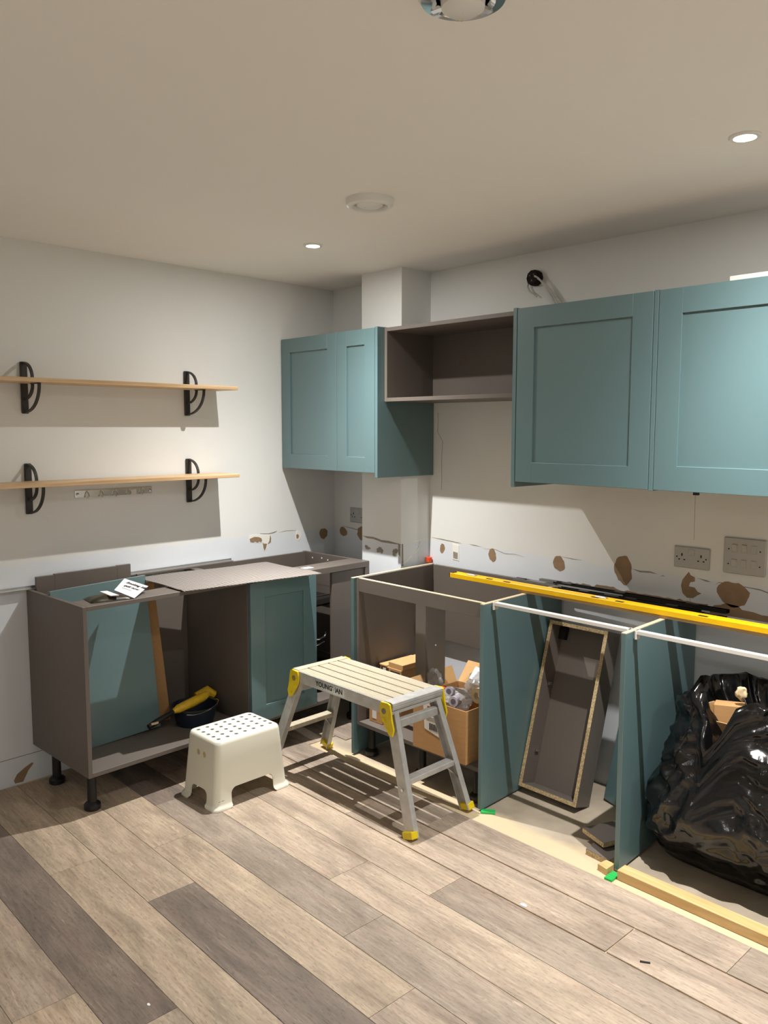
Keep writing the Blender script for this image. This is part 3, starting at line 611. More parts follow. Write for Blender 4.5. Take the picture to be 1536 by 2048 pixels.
# quad card: corners in order back-left, back, right, front
nrm = (cv[1]-cv[0]).cross(cv[3]-cv[0]).normalized()
if nrm.z < 0: nrm = -nrm
bmq = bmesh.new(); lo = [bmq.verts.new(p) for p in cv]; hi = [bmq.verts.new(p+nrm*.001) for p in cv]
bmq.faces.new(hi); bmq.faces.new(lo[::-1])
for k in range(4): bmq.faces.new((lo[k], lo[(k+1) % 4], hi[(k+1) % 4], hi[k]))
bmesh.ops.recalc_face_normals(bmq, faces=bmq.faces[:]); g = G(); g.add(bmq); card = g.part('card', M['paper'], t)
ex = (cv[2]-cv[1]); ex.normalize(); ex = (ex*.95+(cv[3]-cv[0]).normalized()*.05).normalized(); ey = nrm.cross(ex).normalized(); cc = sum(cv, Vector())/4
def card_text(txt, size, du, dv):
    me = text_mesh(txt, size, .0006); X = Matrix.Identity(4); o_ = cc+ex*du+ey*dv+nrm*.0016-ORG[card.name]
    for i in range(3): X[i][0], X[i][1], X[i][2], X[i][3] = ex[i], ey[i], nrm[i], o_[i]
    me.transform(X); mkpart('lettering', me, M['ink'], card)
card_text('Smoking kills', .024, .0, .038); card_text('quit now', .024, .002, .006); card_text('- - - - - - - -', .012, 0, -.02)
# brush and tub in the cabinet
t = thing('mixing_tub', 'dark blue tub with wire handle in the open cabinet', 'tub', (.33, -1.215, .1815), 'L')
g = G(); g.lathe([(.085, .1815), (.105, .262), (.112, .264), (.112, .270), (.102, .270), (.082, .190), (.001, .190)], (.33, -1.215, 0), 40, caps=True); g.part('bucket', M['tubblue'], t)
g = G(); g.tube([(.33+.112*math.cos(a), -1.215+.112*math.sin(a), .268+.012*math.sin(a*2)) for a in [-.9+.12*i for i in range(22)]], .0022, 6); g.part('wire_handle', M['chrome'], t)
t = thing('hand_brush', 'yellow hand brush with black handle resting on the tub', 'brush', (.38, -1.32, .275), 'L')
g = G(); g.tube([(.40, -1.500, .252), (.395, -1.46, .262), (.385, -1.40, .274), (.375, -1.355, .282)], [.012, .014, .013, .009], 12); g.part('handle', M['black'], t)
g = G(); g.tube([(.375, -1.36, .282), (.372, -1.33, .286), (.362, -1.25, .294), (.352, -1.18, .303), (.348, -1.155, .310), (.347, -1.145, .308)], [.010, .020, .023, .021, .016, .006], 14); g.part('brush_head', M['ybrush'], t)
g = G(); g.box(.402, .410, -1.49, -1.455, .258, .268, .001); g.part('handle_tag', M['skin_y'], t)
g = G(); g.tube([(.26, -1.16, .275), (.27, -1.10, .292), (.28, -1.04-.03, .270)], [.022, .028, .02], 10); g.solo('sponge', M['ybrush'], 'yellowed sponge at the back of the dark blue tub', 'sponge', (.27, -1.12, .27), 'L')

# ------------------------------------------------------------------ sink unit and tall panels along the back wall
SK = .055
def tall_panel(x, label, zb=.004):
    t = thing('base_end_panel', label, 'panel', (x, -.608, zb), rz=SK, group='teal base end panels')
    g = G(); g.box(x, x+.018, -.608, -.018, zb, .8675, .0008); g.part('board', M['teal'], t)
    g = G(); g.box(x, x+.018, -.608, -.018, .8675, .8705); g.part('raw_top_edge', M['edge'], t, 'pale raw top edge')
    return t
tall_panel(.8555, 'teal base end panel at the left of the sink cabinet')
tall_panel(1.6585, 'teal base end panel at the right of the sink cabinet')
tall_panel(2.2990, 'teal base end panel between the leaning carcass and the black bin bag')
tall_panel(2.9420, 'teal base end panel at the far right end of the run')
t = thing('sink_cabinet', 'open grey sink cabinet with front rail and no doors', 'cabinet', (.8745, -.59, 0))
x0, x1, yf = .8745, 1.6560, -.590
g = G(); g.prism([(x0, yf), (x0+.018, yf), (x0+.018-.030, -.045), (x0-.030, -.045)], lambda a, b: Vector((a, b, .15)), lambda a, b: Vector((a, b, .870))); g.part('side_panel', M['grey'], t)
g = G(); g.prism([(x0+.018, yf), (x1-.002, yf), (x1-.028, -.10), (x0-.008, -.10)], lambda a, b: Vector((a, b, .15)), lambda a, b: Vector((a, b, .168))); g.part('bottom_panel', M['grey'], t)
g = G(); g.box(x0+.018, x1-.001, yf, yf+.018, .806, .868, .0008); r = g.part('front_rail', M['grey'], t)
g = G(); g.box(x0+.018, x1-.001, yf, yf+.018, .868, .8705); g.part('rail_edge', M['edge'], r, 'pale worn rail edge')
g = G(); g.box(x0-.012, x1-.030, -.044, -.026, .482, .870, .0008); g.part('back_rail', M['grey'], t)
g = G(); g.box(1.218, 1.282, -.535, -.518, .168, .806, .0008); g.box(1.262, 1.282, -.518, -.405, .168, .806, .0008); ps = g.part('centre_post', M['grey'], t)
g = G(); g.cyl((1.281, -.47, .600), (1.2835, -.47, .600), .004, 10); g.part('cap', M['white'], ps)
for u, v in ((.93, -.54), (.93, -.16), (1.27, -.54), (1.60, -.54), (1.58, -.16)): plastic_leg(t, u, v, .15)

# cardboard boxes in the sink cabinet
t = thing('cardboard_carton', 'closed brown carton with dark print at the back of the sink cabinet', 'carton', (.985, -.30, .169))
g = G(); g.box(.900, 1.050, -.46, -.22, .169, .425, .002); bx = g.part('box', M['card'], t)
g = G(); g.box(.955, 1.055, -.455, -.215, .425, .452, .002); lid = g.part('lid', M['cardin'], t)
g = G(); g.box(.898, .950, -.462, -.24, .424, .432, .002); g.part('flap', M['cardin'], t)
for z in (.405, .385): 
    g = G(); g.box(.975, 1.04, -.4612, -.4595, z, z+.008); g.part('print_line', M['kraft'], bx)
g = G(); g.box(.908, .962, -.4612, -.4595, .388, .420); lb = g.part('print_panel', M['kraft'], bx)
g = G(); g.box(.924, .944, -.4622, -.4605, .394, .416); g.part('sticker', M['label'], lb)
g = G(); g.box(.908, .955, -.4612, -.4595, .33, .372); g.part('sticker', M['label'], bx)
t = thing('small_carton', 'small carton with white label at the front of the cabinet floor', 'carton', (.945, -.50, .169))
g = G(); g.box(.915, 1.005, -.545, -.47, .169, .243, .0015); bx = g.part('box', M['card'], t)
g = G(); g.box(.938, .968, -.5462, -.544, .188, .232); g.part('label_sticker', M['label'], bx)
BXR = .02
t = thing('cardboard_box', 'open cardboard box full of plastic-wrapped fittings in the sink cabinet', 'box', (1.44, -.60, .169), rz=BXR)
a0, a1, b0, b1, zb, zt = 1.285, 1.590, -.612, -.31, .169, .400
fr = G(); fr.box(a0, a1, b0, b0+.004, zb, zt); fr = fr.part('side', M['card'], t)
for q in ((a0, a0+.004, b0+.004, b1-.004), (a1-.004, a1, b0+.004, b1-.004), (a0, a1, b1-.004, b1)):
    g = G(); g.box(*q, zb, zt); g.part('side', M['card'], t)
g = G(); g.box(a0+.004, a1-.004, b0+.004, b1-.004, zb, zb+.004); g.part('base', M['card'], t)
g = G(); g.beam(((a0+a1)/2, b1-.002, zt), ((a0+a1)/2, b1+.07, zt+.085), a1-a0-.01, .004, (1, 0, 0)); g.part('flap', M['cardin'], t)
g = G(); g.beam((a0+.002, (b0+b1)/2, zt), (a0-.03, (b0+b1)/2, zt-.09+.16), b1-b0-.02, .004, (0, 1, 0)); g.part('flap', M['cardin'], t)
g = G(); g.prism([(1.345, .395), (1.450, .378), (1.458, .245), (1.355, .268)], lambda a, b: Vector((a, b0+.001, b)), lambda a, b: Vector((a, b0-.0012, b))); lb = g.part('label_sticker', M['label'], fr)
for (x, z, w_, h_, mt) in [(1.372, .365, .034, .009, 'inkr'), (1.371, .345, .030, .010, 'ink'), (1.366, .322, .060, .004, 'scar'), (1.366, .313, .060, .004, 'scar'), (1.415, .370, .014, .006, 'ink')]:
    g = G(); g.box(x, x+w_, b0-.0020, b0-.0010, z, z+h_); g.part('print_line', M[mt], t)
for k in range(13):
    g = G(); g.box(1.384+k*.0042, 1.384+k*.0042+(.0015+.0016*(k*7 % 3 == 0)), b0-.0020, b0-.0010, .270, .300); g.part('bar', M['ink'], t)

def crumple(cx, cy, cz, rx, ry, rz_, seed, amp=.35, sub=4):
    t_ = bmesh.new(); bmesh.ops.create_icosphere(t_, subdivisions=sub, radius=1)
    for v in t_.verts:
        n_ = v.co.normalized(); k = 1+amp*(noise.noise(n_*1.7+Vector((seed, 0, 0)))+.6*abs(noise.noise(n_*3.7+Vector((0, seed, 0))))-.2)
        v.co = Vector((cx+rx*n_.x*k, cy+ry*n_.y*k, cz+rz_*n_.z*k))
    return t_
def wrapped(name, label, c, r, seed, mat, marks=()):
    t = thing(name, label, 'packet', (c[0], c[1], c[2]-r[2]))
    g = G(); g.add(crumple(*c, *r, seed)); b = g.part('bag', M[mat], t, sharp=.5)
    for (off, rr, ax, mm) in marks:
        p = Vector(c)+Vector(off); a = Vector(ax).normalized()*.022
        g = G(); g.cyl(p-a, p+a, rr, 20); q = g.part('roll', M[mm], t)
        g = G(); g.cyl(p-a*1.04, p+a*1.04, rr*.55, 16); g.part('roll_core', M['core'], q)
wrapped('wrapped_packet', 'grey film-wrapped rolls at the front of the open cardboard box', (1.435, -.525, .405), (.105, .075, .040), 3.1, 'poly', [((-.05, -.035, .020), .020, (.3, -1, .2), 'foil'), ((.06, -.045, .012), .022, (.3, -1, .1), 'foil'), ((.01, -.02, .035), .021, (.3, -1, .3), 'foil')])
wrapped('wrapped_packet', 'clear bag with white printed packet at the top of the cardboard box', (1.50, -.40, .445), (.080, .065, .060), 8.7, 'poly')
g = G(); g.beam((1.46, -.42, .50), (1.55, -.38, .47), .075, .012, (0, 1, .5), .002); g.solo('white_packet', M['paper'], 'white printed packet lying on the bags in the box', 'packet', (1.5, -.40, .48))
wrapped('clear_bubble', 'clear blister pack sticking up behind the step platform', (1.300, -.50, .450), (.045, .030, .050), 5.2, 'poly')
t = thing('tape_roll', 'roll of cream tape at the right of the cardboard box', 'tape', (1.565, -.48, .43))
g = G(); g.lathe([(.016, -.012), (.032, -.012), (.032, .012), (.016, .012), (.016, -.012)], (1.565, -.50, .440), 28, 'Y', caps=False); g.part('tape', M['skin_y'], t)
g = G(); g.tube([(1.36, -.535, .425), (1.385, -.53, .437), (1.405, -.525, .440), (1.43, -.52, .436)], [.010, .012, .009, .005], 10); g.solo('orange_fitting', M['orange'], 'small orange plastic fitting on the wrapped rolls', 'fitting', (1.395, -.53, .42))
g = G(); g.box(.792, .818, -.030, -.006, .8705, .900, .003); g.solo('orange_clip', M['orange'], 'small orange clip at the back corner of the sink cabinet', 'clip', (.805, -.018, .8705))

# ------------------------------------------------------------------ bars, level and strips on top of the run
def white_bar(xa, xb, label):
    t = thing('white_bar', label, 'bar', (xa, -.55, .845), group='white front bars')
    g = G(); g.box(xa, xb, -.556, -.534, .860, .874, .001); g.part('rail', M['bar'], t)
    for x in (xa, xb-.006):
        g = G(); g.box(x, x+.006, -.560, -.530, .842, .874, .001); g.part('end_bracket', M['bar'], t)
white_bar(1.6835, 2.296, 'white bar bridging the two panels in front of the leaning carcass')
white_bar(2.3225, 2.94, 'white bar above the black bin bag')
g = G(); g.box(1.615, 2.95, -.304, -.276, .8712, .8832, .001); g.solo('pine_strip', M['pine'], 'thin pine strip lying under the yellow spirit level', 'strip', (2.2, -.29, .8712), rz=0)
LVL = Matrix.Rotation(math.radians(90), 4, 'X')
t = thing('spirit_level', 'long yellow spirit level lying on top of the panels', 'spirit level', (1.205, -.31, .8835), rz=.0)
xa, xb, ya, yb, za, zb = 1.222, 3.02, -.312, -.258, .8840, .9050
g = G(); g.box(xa, xb, ya, ya+.006, za, zb, .001); g.box(xa, xb, yb-.006, yb, za, zb, .001); g.box(xa, xb, ya+.006, yb-.006, za+.003, zb-.0035)
g.part('beam', M['ylevel'], t)
g = G(); g.box(xa-.004, xa, ya, yb, za, zb, .001); g.part('end_cap', M['black'], t)
for x in (1.42, 1.52, 1.97, 2.08, 2.42):
    g = G(); g.box(x, x+.034, ya+.020, ya+.034, zb-.0036, zb-.0022); g.part('scuff_mark', M['ink'], t)
for x, n_ in ((1.985, .05), (1.30, .05)):
    g = G(); g.box(x, x+n_, yb-.026, yb-.008, zb-.004, zb+.001, .001); v_ = g.part('vial_window', M['silver'], t)
    g = G(); g.cyl((x+.008, yb-.017, zb), (x+n_-.008, yb-.017, zb), .004, 10); g.part('vial', M['socket'], v_)
def flat_rail(name, mat, label, xa, xb, ya, yb, z0, h, rz=0.0, slots=()):
    t = thing(name, label, 'rail', ((xa+xb)/2, (ya+yb)/2, z0), rz=rz)
    g = G(); g.box(xa, xb, ya, ya+.003, z0, z0+h); g.box(xa, xb, yb-.003, yb, z0, z0+h); g.box(xa, xb, ya+.003, yb-.003, z0, z0+.002); g.part('channel', M[mat], t)
    for x in slots:
        g = G(); g.box(x, x+.05, ya+.004, yb-.004, z0+.002, z0+h+.001, .0008); g.part('slider', M['black'], t)
flat_rail('drawer_runner', 'silver', 'silver drawer runner lying behind the left part of the level', 1.42, 1.985, -.098, -.066, .8712, .010, -.02, (1.43, 1.60))
flat_rail('drawer_runner', 'blackmetal', 'black drawer runner behind the middle of the level', 1.70, 2.34, -.128, -.098, .8712, .011, .012, (1.80, 2.02, 2.20))
flat_rail('drawer_runner', 'blackmetal', 'second black drawer runner close to the back wall', 1.62, 2.42, -.056, -.026, .8712, .014, -.006, (1.66, 1.93, 2.25))
flat_rail('drawer_runner', 'silver', 'thin silver runner stacked against the back wall', 1.52, 1.93, -.022, -.006, .8712, .012, 0, ())
flat_rail('drawer_runner', 'blackmetal', 'black runner end lying at the right of the level', 2.24, 2.46, -.165, -.135, .8712, .011, -.02, (2.38,))

# ------------------------------------------------------------------ leaning grey carcass
ang = math.atan2(.205, .690)
T_ = Matrix.Rotation(-ang, 4, 'X')
t = thing('small_carcass', 'narrow grey carcass with raw chipboard edges leaning against the wall', 'carcass', (1.664, -.342, .0255), tilt=T_)
LX, LZ, LD = .294, .735, .105
def part_local(name, mat, box, parent, bev=.0006, label=None):
    g = G(); g.box(*box, bev); bmesh.ops.translate(g.b, verts=g.b.verts[:], vec=ORG[parent.name]); return g.part(name, M[mat], parent, label)
for nm, b in (('side_panel', (0, .016, .0015, LD, 0, LZ)), ('side_panel', (LX-.016, LX, .0015, LD, 0, LZ)), ('top_panel', (.016, LX-.016, .0015, LD, LZ-.016, LZ)), ('bottom_panel', (.016, LX-.016, .0015, LD, 0, .016)), ('back_panel', (.016, LX-.016, LD-.012, LD-.004, .016, LZ-.016))):
    pp = part_local(nm, 'grey', b, t)
    if nm != 'back_panel': part_local('raw_edge', 'chip', (b[0], b[1], 0, .0015, b[4], b[5]), pp, 0, 'speckled raw chipboard edge')
part_local('shelf_fixing', 'chrome', (.017, .026, .05, .07, .45, .465), t); part_local('shelf_fixing', 'chrome', (.017, .026, .05, .07, .155, .165), t)
part_local('hanging_bracket', 'blackmetal', (.018, .050, .06, .085, LZ-.075, LZ-.022), t)
# boards behind it
g = G(); g.beam((2.022, -.150, .001), (2.105, -.100, .600), .016, .110, (.25, 1, 0), .0008); g.solo('teal_offcut', M['teal'], 'narrow teal offcut standing beside the leaning carcass', 'board', (2.09, -.13, 0))
g = G(); g.box(2.00, 2.26, -.030, -.014, .0, .36, .001); g.solo('white_offcut', M['bar'], 'white board low against the wall between the teal panels', 'board', (2.12, -.02, 0))
# offcuts on the floor
def offcut(poly, z0, z1, label, top='grey', edge='chip'):
    cx = sum(p[0] for p in poly)/len(poly); cy = sum(p[1] for p in poly)/len(poly)
    t = thing('board_offcut', label, 'offcut', (cx, cy, z0), group='board offcuts on the screed')
    g = G(); g.prism(poly, lambda a, b: Vector((a, b, z0)), lambda a, b: Vector((a, b, z1-.001))); g.part('core', M[edge], t)
    g = G(); g.prism(poly, lambda a, b: Vector((a, b, z1-.001)), lambda a, b: Vector((a, b, z1))); g.part('facing', M[top], t)
offcut([(2.095, -.50), (2.215, -.545), (2.285, -.36), (2.165, -.315)], .028, .046, 'grey chipboard offcut, topmost of the two beside the panel')
offcut([(2.165, -.582), (2.268, -.592), (2.290, -.43), (2.150, -.43)], -.004, .018, 'grey chipboard offcut lying underneath another on the screed')
g = G(); g.box(2.13, 2.26, -.42, -.39, -.004, .028, .001); g.solo('wood_spacer', M['pine'], 'pine spacer under the topmost chipboard offcut', 'offcut', (2.2, -.40, -.004))
g = G(); g.prism([(2.255, -.645), (2.297, -.655), (2.297, -.60), (2.262, -.600)], lambda a, b: Vector((a, b, -.004)), lambda a, b: Vector((a, b, .020))); g.solo('pine_block', M['pine'], 'small pine block wedged beside the foot of the teal panel', 'block', (2.275, -.63, -.004))
g = G(); g.box(2.336, 3.02, -.650, -.598, -.004, .032, .0015); g.solo('pine_batten', M['pine'], 'pine batten lying on the floor in front of the bin bag', 'batten', (2.65, -.62, -.004), rz=0)
def packer(x, y, label, rz):
    t = thing('plastic_packer', label, 'packer', (x, y, -.005), rz=rz, group='green packers')
    g = G(); g.box(x-.015, x+.015, y-.030, y+.030, -.005, .0035, .001); b = g.part('wedge', M['green'], t)
    for k in range(3):
        g = G(); g.box(x-.014, x+.014, y-.026+k*.012, y-.022+k*.012, .0035, .0042); g.part('rib', M['green'], b)
packer(2.317, -.650, 'bright green plastic packer under the panel beside the bin bag', .05)
packer(1.700, -.590, 'bright green plastic packer under the right sink cabinet panel', -.9)
g = G(); g.prism(blob(2.213, -1.027+.004, .012, .008, 3, 9), lambda a, b: Vector((a, b, .0002)), lambda a, b: Vector((a, b, .0022))); g.solo('paint_flake', M['paper'], 'white paint flake on the floor joint', 'debris', (2.213, -1.02, 0))
g = G(); g.prism([(2.625, -1.0), (2.650, -.985), (2.653, -.990), (2.628, -1.006)], lambda a, b: Vector((a, b, .0002)), lambda a, b: Vector((a, b, .003))); g.solo('plastic_sliver', M['ink'], 'small dark sliver on the front floor planks', 'debris', (2.64, -.995, 0))
g = G(); g.prism(blob(1.80, -2.159, .006, .004, 4, 8), lambda a, b: Vector((a, b, .0002)), lambda a, b: Vector((a, b, .002))); g.solo('plaster_crumb', M['paper'], 'tiny white crumb on the dark plank at the lower left', 'debris', (1.80, -2.159, 0))

# ------------------------------------------------------------------ bin bag
def lerp_tab(tab, z):
    for (z0, v0), (z1, v1) in zip(tab, tab[1:]):
        if z <= z1: f = max(0, (z-z0)/(z1-z0)); f = f*f*(3-2*f); return v0+(v1-v0)*f
    return tab[-1][1]
XL = [(0, 2.330), (.10, 2.326), (.25, 2.335), (.42, 2.375), (.56, 2.415), (.70, 2.450)]
XRR = [(0, 2.84), (.15, 2.87), (.35, 2.87), (.55, 2.84), (.70, 2.78)]
YFR = [(0, -.375), (.06, -.415), (.15, -.475), (.25, -.500), (.36, -.475), (.48, -.430), (.58, -.385), (.70, -.330)]
YBK = [(0, -.03), (.3, -.02), (.55, -.04), (.70, -.09)]
def bag_point(a, z, inset=0.0):
    ca, sa = math.cos(a), math.sin(a); e = 2/4.6
    x0, x1, y0, y1 = lerp_tab(XL, z)+inset, lerp_tab(XRR, z)-inset, lerp_tab(YFR, z)+inset, lerp_tab(YBK, z)-inset
    px = (x0+x1)/2+(x1-x0)/2*math.copysign(abs(ca)**e, ca); py = (y0+y1)/2+(y1-y0)/2*math.copysign(abs(sa)**e, sa)
    return px, py
def bag_mesh():
    t = bmesh.new(); NA, NZ = 260, 110; rings = []
    for j in range(NZ+1):
        u = j/NZ; ring = []
        for i in range(NA):
            a = 2*math.pi*i/NA
            fx, fy = bag_point(a, .5)
            front = max(0, min(1, (-fy-.22)/.08))
            notch = max(0, 1-abs(fx-2.553-.04*(.62-.64*u))/.080)*front
            rim = .655+.018*noise.noise(Vector((fx*9, fy*9, 0)))-.185*notch-.03*max(0, (fx-2.75)/.2)+.012*noise.noise(Vector((fx*25, fy*25, 4)))
            if fx < 2.47 and fy < -.25: rim -= .05
            z = rim*u
            px, py = bag_point(a, z)
            # creases: long diagonal folds running down from the notch, plus crumple
            dx, dz = px-2.57, z-.47; th = math.atan2(dx, -dz+.02); rad = math.hypot(dx, dz)
            fold = (1-2*abs(noise.noise(Vector((th*3.1, rad*2.2, py*3)))))*min(1, rad*4)
            c1 = noise.noise(Vector((px*4.5, py*4.5, z*4.5))); c2 = 1-2*abs(noise.noise(Vector((px*11+z*4, py*11, z*8)))); c3 = 1-2*abs(noise.noise(Vector((px*24-z*9, py*24, z*17))))
            k = min(1, z/.06+.2)*(1 if z > .20 else .35+.65*z/.20)
            d = (.026*fold+.014*c1+.015*c2+.008*c3)*k+.012*math.exp(-((u-1)/.06)**2)*c2
            ca, sa = math.cos(a), math.sin(a)
            v = Vector((px+ca*d, py+sa*d, z))
            v.x = max(v.x, 2.3245); v.y = min(v.y, -.012); v.z = max(v.z, -.004)
            ring.append(t.verts.new(v))
        rings.append(ring)
    for A, B in zip(rings, rings[1:]):
        for i in range(NA): t.faces.new((A[i], A[(i+1) % NA], B[(i+1) % NA], B[i]))
    t.faces.new(rings[0][::-1])
    # the sheet turns over the rim and hangs down inside
    prev = rings[-1]
    for q in (1, 2, 3, 4, 5):
        ring = []
        for i in range(NA):
            p = rings[-1][i].co; c = Vector((2.68, -.20, 0)); w_ = .035*q
            n2 = (Vector((p.x, p.y, 0))-c).normalized()
            ring.append(t.verts.new((p.x-n2.x*w_*.55, p.y-n2.y*w_*.5, p.z-.030*q*(1 if q > 1 else -.1)+.012*noise.noise(Vector((p.x*14, p.y*14, q*.7))))))
        for i in range(NA): t.faces.new((prev[i], prev[(i+1) % NA], ring[(i+1) % NA], ring[i]))
        prev = ring
    t.faces.new(prev)
    return t
t = thing('bin_bag', 'bulging black plastic bin bag on the floor at the right', 'bin bag', (2.66, -.22, -.004))
g = G(); g.add(bag_mesh()); g.part('bag', M['bag'], t, sharp=3.2)
t = thing('waste_carton', 'torn brown carton poking out of the bin bag', 'carton', (2.54, -.27, .46))
g = G(); g.beam((2.560, -.295, .43), (2.548, -.288, .605), .098, .070, (1, .35, 0), .002); b = g.part('box', M['card'], t)
g = G(); g.beam((2.500, -.320, .50), (2.494, -.330, .605), .045, .003, (.5, 1, 0), .0); g.part('flap', M['cardin'], t)
g = G(); g.beam((2.556, -.325, .500), (2.566, -.335, .545), .075, .003, (1, .35, 0), .0); g.part('flap', M['cardin'], t)
g = G(); g.add(crumple(2.590, -.290, .652, .020, .018, .026, 2.2, .3, 3)); g.solo('crumpled_paper', M['skin_y'], 'crumpled cream paper at the mouth of the bin bag', 'paper', (2.59, -.29, .63))

# ------------------------------------------------------------------ cream step stool
def rr_loop(hx, hy, r, z, n=8):
    pts = []
    for (sx, sy, a0) in ((1, 1, 0), (-1, 1, 90), (-1, -1, 180), (1, -1, 270)):
        for k in range(n+1):
            a = math.radians(a0+90*k/n); pts.append((sx*(hx-r)+r*math.cos(a), sy*(hy-r)+r*math.sin(a), z))
    return pts
def stool():
    SX, SY, SH = .808, -1.238, .285
    t = bmesh.new(); loops = []
    def hxy(z): k = z/SH; return .131+(.116-.131)*k, .190+(.163-.190)*k
    prof = [(0, .010, .030), (.006, .011, .031), (.012, .008, .030), (.018, .002, .029), (.026, 0, .028), (.10, 0, .028), (.20, 0, .028), (.268, 0, .028), (.277, -.002, .027), (.283, -.006, .024), (.285, -.012, .02)]
    for z, d, r in prof:
        hx, hy = hxy(z); loops.append([t.verts.new(p) for p in rr_loop(hx+d, hy+d, r, z)])
    n = len(loops[0])
    for A, B in zip(loops, loops[1:]):
        for k in range(n): t.faces.new((A[k], A[(k+1) % n], B[(k+1) % n], B[k]))
    t.faces.new(loops[-1])
    inn = []
    for z, d, r in [(0, .003, .026), (.012, .001, .026), (.026, -.004, .024), (.10, -.004, .024), (.20, -.004, .024), (.2805, -.0045, .022)]:
        hx, hy = hxy(z); inn.append([t.verts.new(p) for p in rr_loop(hx+d, hy+d, r, z)])
    for A, B in zip(inn, inn[1:]):
        for k in range(n): t.faces.new((B[k], B[(k+1) % n], A[(k+1) % n], A[k]))
    t.faces.new(inn[-1][::-1])
    for k in range(n): t.faces.new((loops[0][(k+1) % n], loops[0][k], inn[0][k], inn[0][(k+1) % n]))
    bmesh.ops.recalc_face_normals(t, faces=t.faces[:])
    g = G(); g.add(t); body = g.mesh('stool_body')
    # cutters: arches and holes
    def arch(hw, h, r=.026, flare=.012):
        pts = [(-hw-flare, -.02), (-hw-flare, .0)]
        pts += [(-hw-flare*(1-k/5), .012*k/5) for k in range(1, 6)]
        pts += [(-hw+r-r*math.cos(a), h-r+r*math.sin(a)) for a in [math.pi/2*k/7 for k in range(8)]]
        return pts+[(-a, b) for a, b in pts[::-1]]
    g1 = G(); g1.prism(arch(.108, .082), lambda a, b: Vector((-.3, a, b)), lambda a, b: Vector((.3, a, b))); c1 = g1.mesh('cut1')
    g2 = G(); g2.prism(arch(.060, .070), lambda a, b: Vector((a, -.3, b)), lambda a, b: Vector((a, .3, b))); c2 = g2.mesh('cut2')
    g3 = G()
    for i in range(5):
        for j in range(7): g3.cyl(((i-2)*.0385, (j-3)*.0445, .26), ((i-2)*.0385, (j-3)*.0445, .31), .0088, 16)
    c3 = g3.mesh('cut3')
    g4 = G()
    for s in (-1, 1): g4.cyl((s*.0225, -.16, .212), (s*.0225, -.26, .212), .0125, 20)
    c4 = g4.mesh('cut4')
    cuts = []
    for c in (c1, c2, c3, c4):
        o = bpy.data.objects.new('cutter', c); COL.objects.link(o); cuts.append(o)
    me = evaluated(body, [('BOOLEAN', dict(operation='DIFFERENCE', solver='EXACT', object=o)) for o in cuts])
    for o in cuts: bpy.data.objects.remove(o)
    for p in me.polygons: p.use_smooth = True
    me.set_sharp_from_angle(angle=.7)
    t = thing('step_stool', 'cream plastic step stool with perforated top', 'stool', (SX, SY, 0), rz=.03)
    mkpart('shell', me, M['stool'], t)
    g = G(); g.box(SX-.119, SX+.119, SY-.164, SY+.164, .110, .114); g.part('light_stop', M['stool'], t)  # added plate inside the shell, stops lamp light falling through the top holes
    g = G()
    for s in (-1, 1): g.cyl((SX+s*.0225, SY-.1675, .212), (SX+s*.0225, SY-.164, .212), .0123, 18)
    g.part('finger_hole_shade', M['wafer'], t)  # tan discs set in the finger holes, their inner shade put into the colour
    g = G()
    for k, w_ in enumerate((.004, .002, .005, .003)): g.box(SX+.1385, SX+.1392, SY-.178+.0075*k, SY-.178+.0075*k+w_, .0435, .0455)
    g.part('mould_mark', M['ink'], t)
stool()

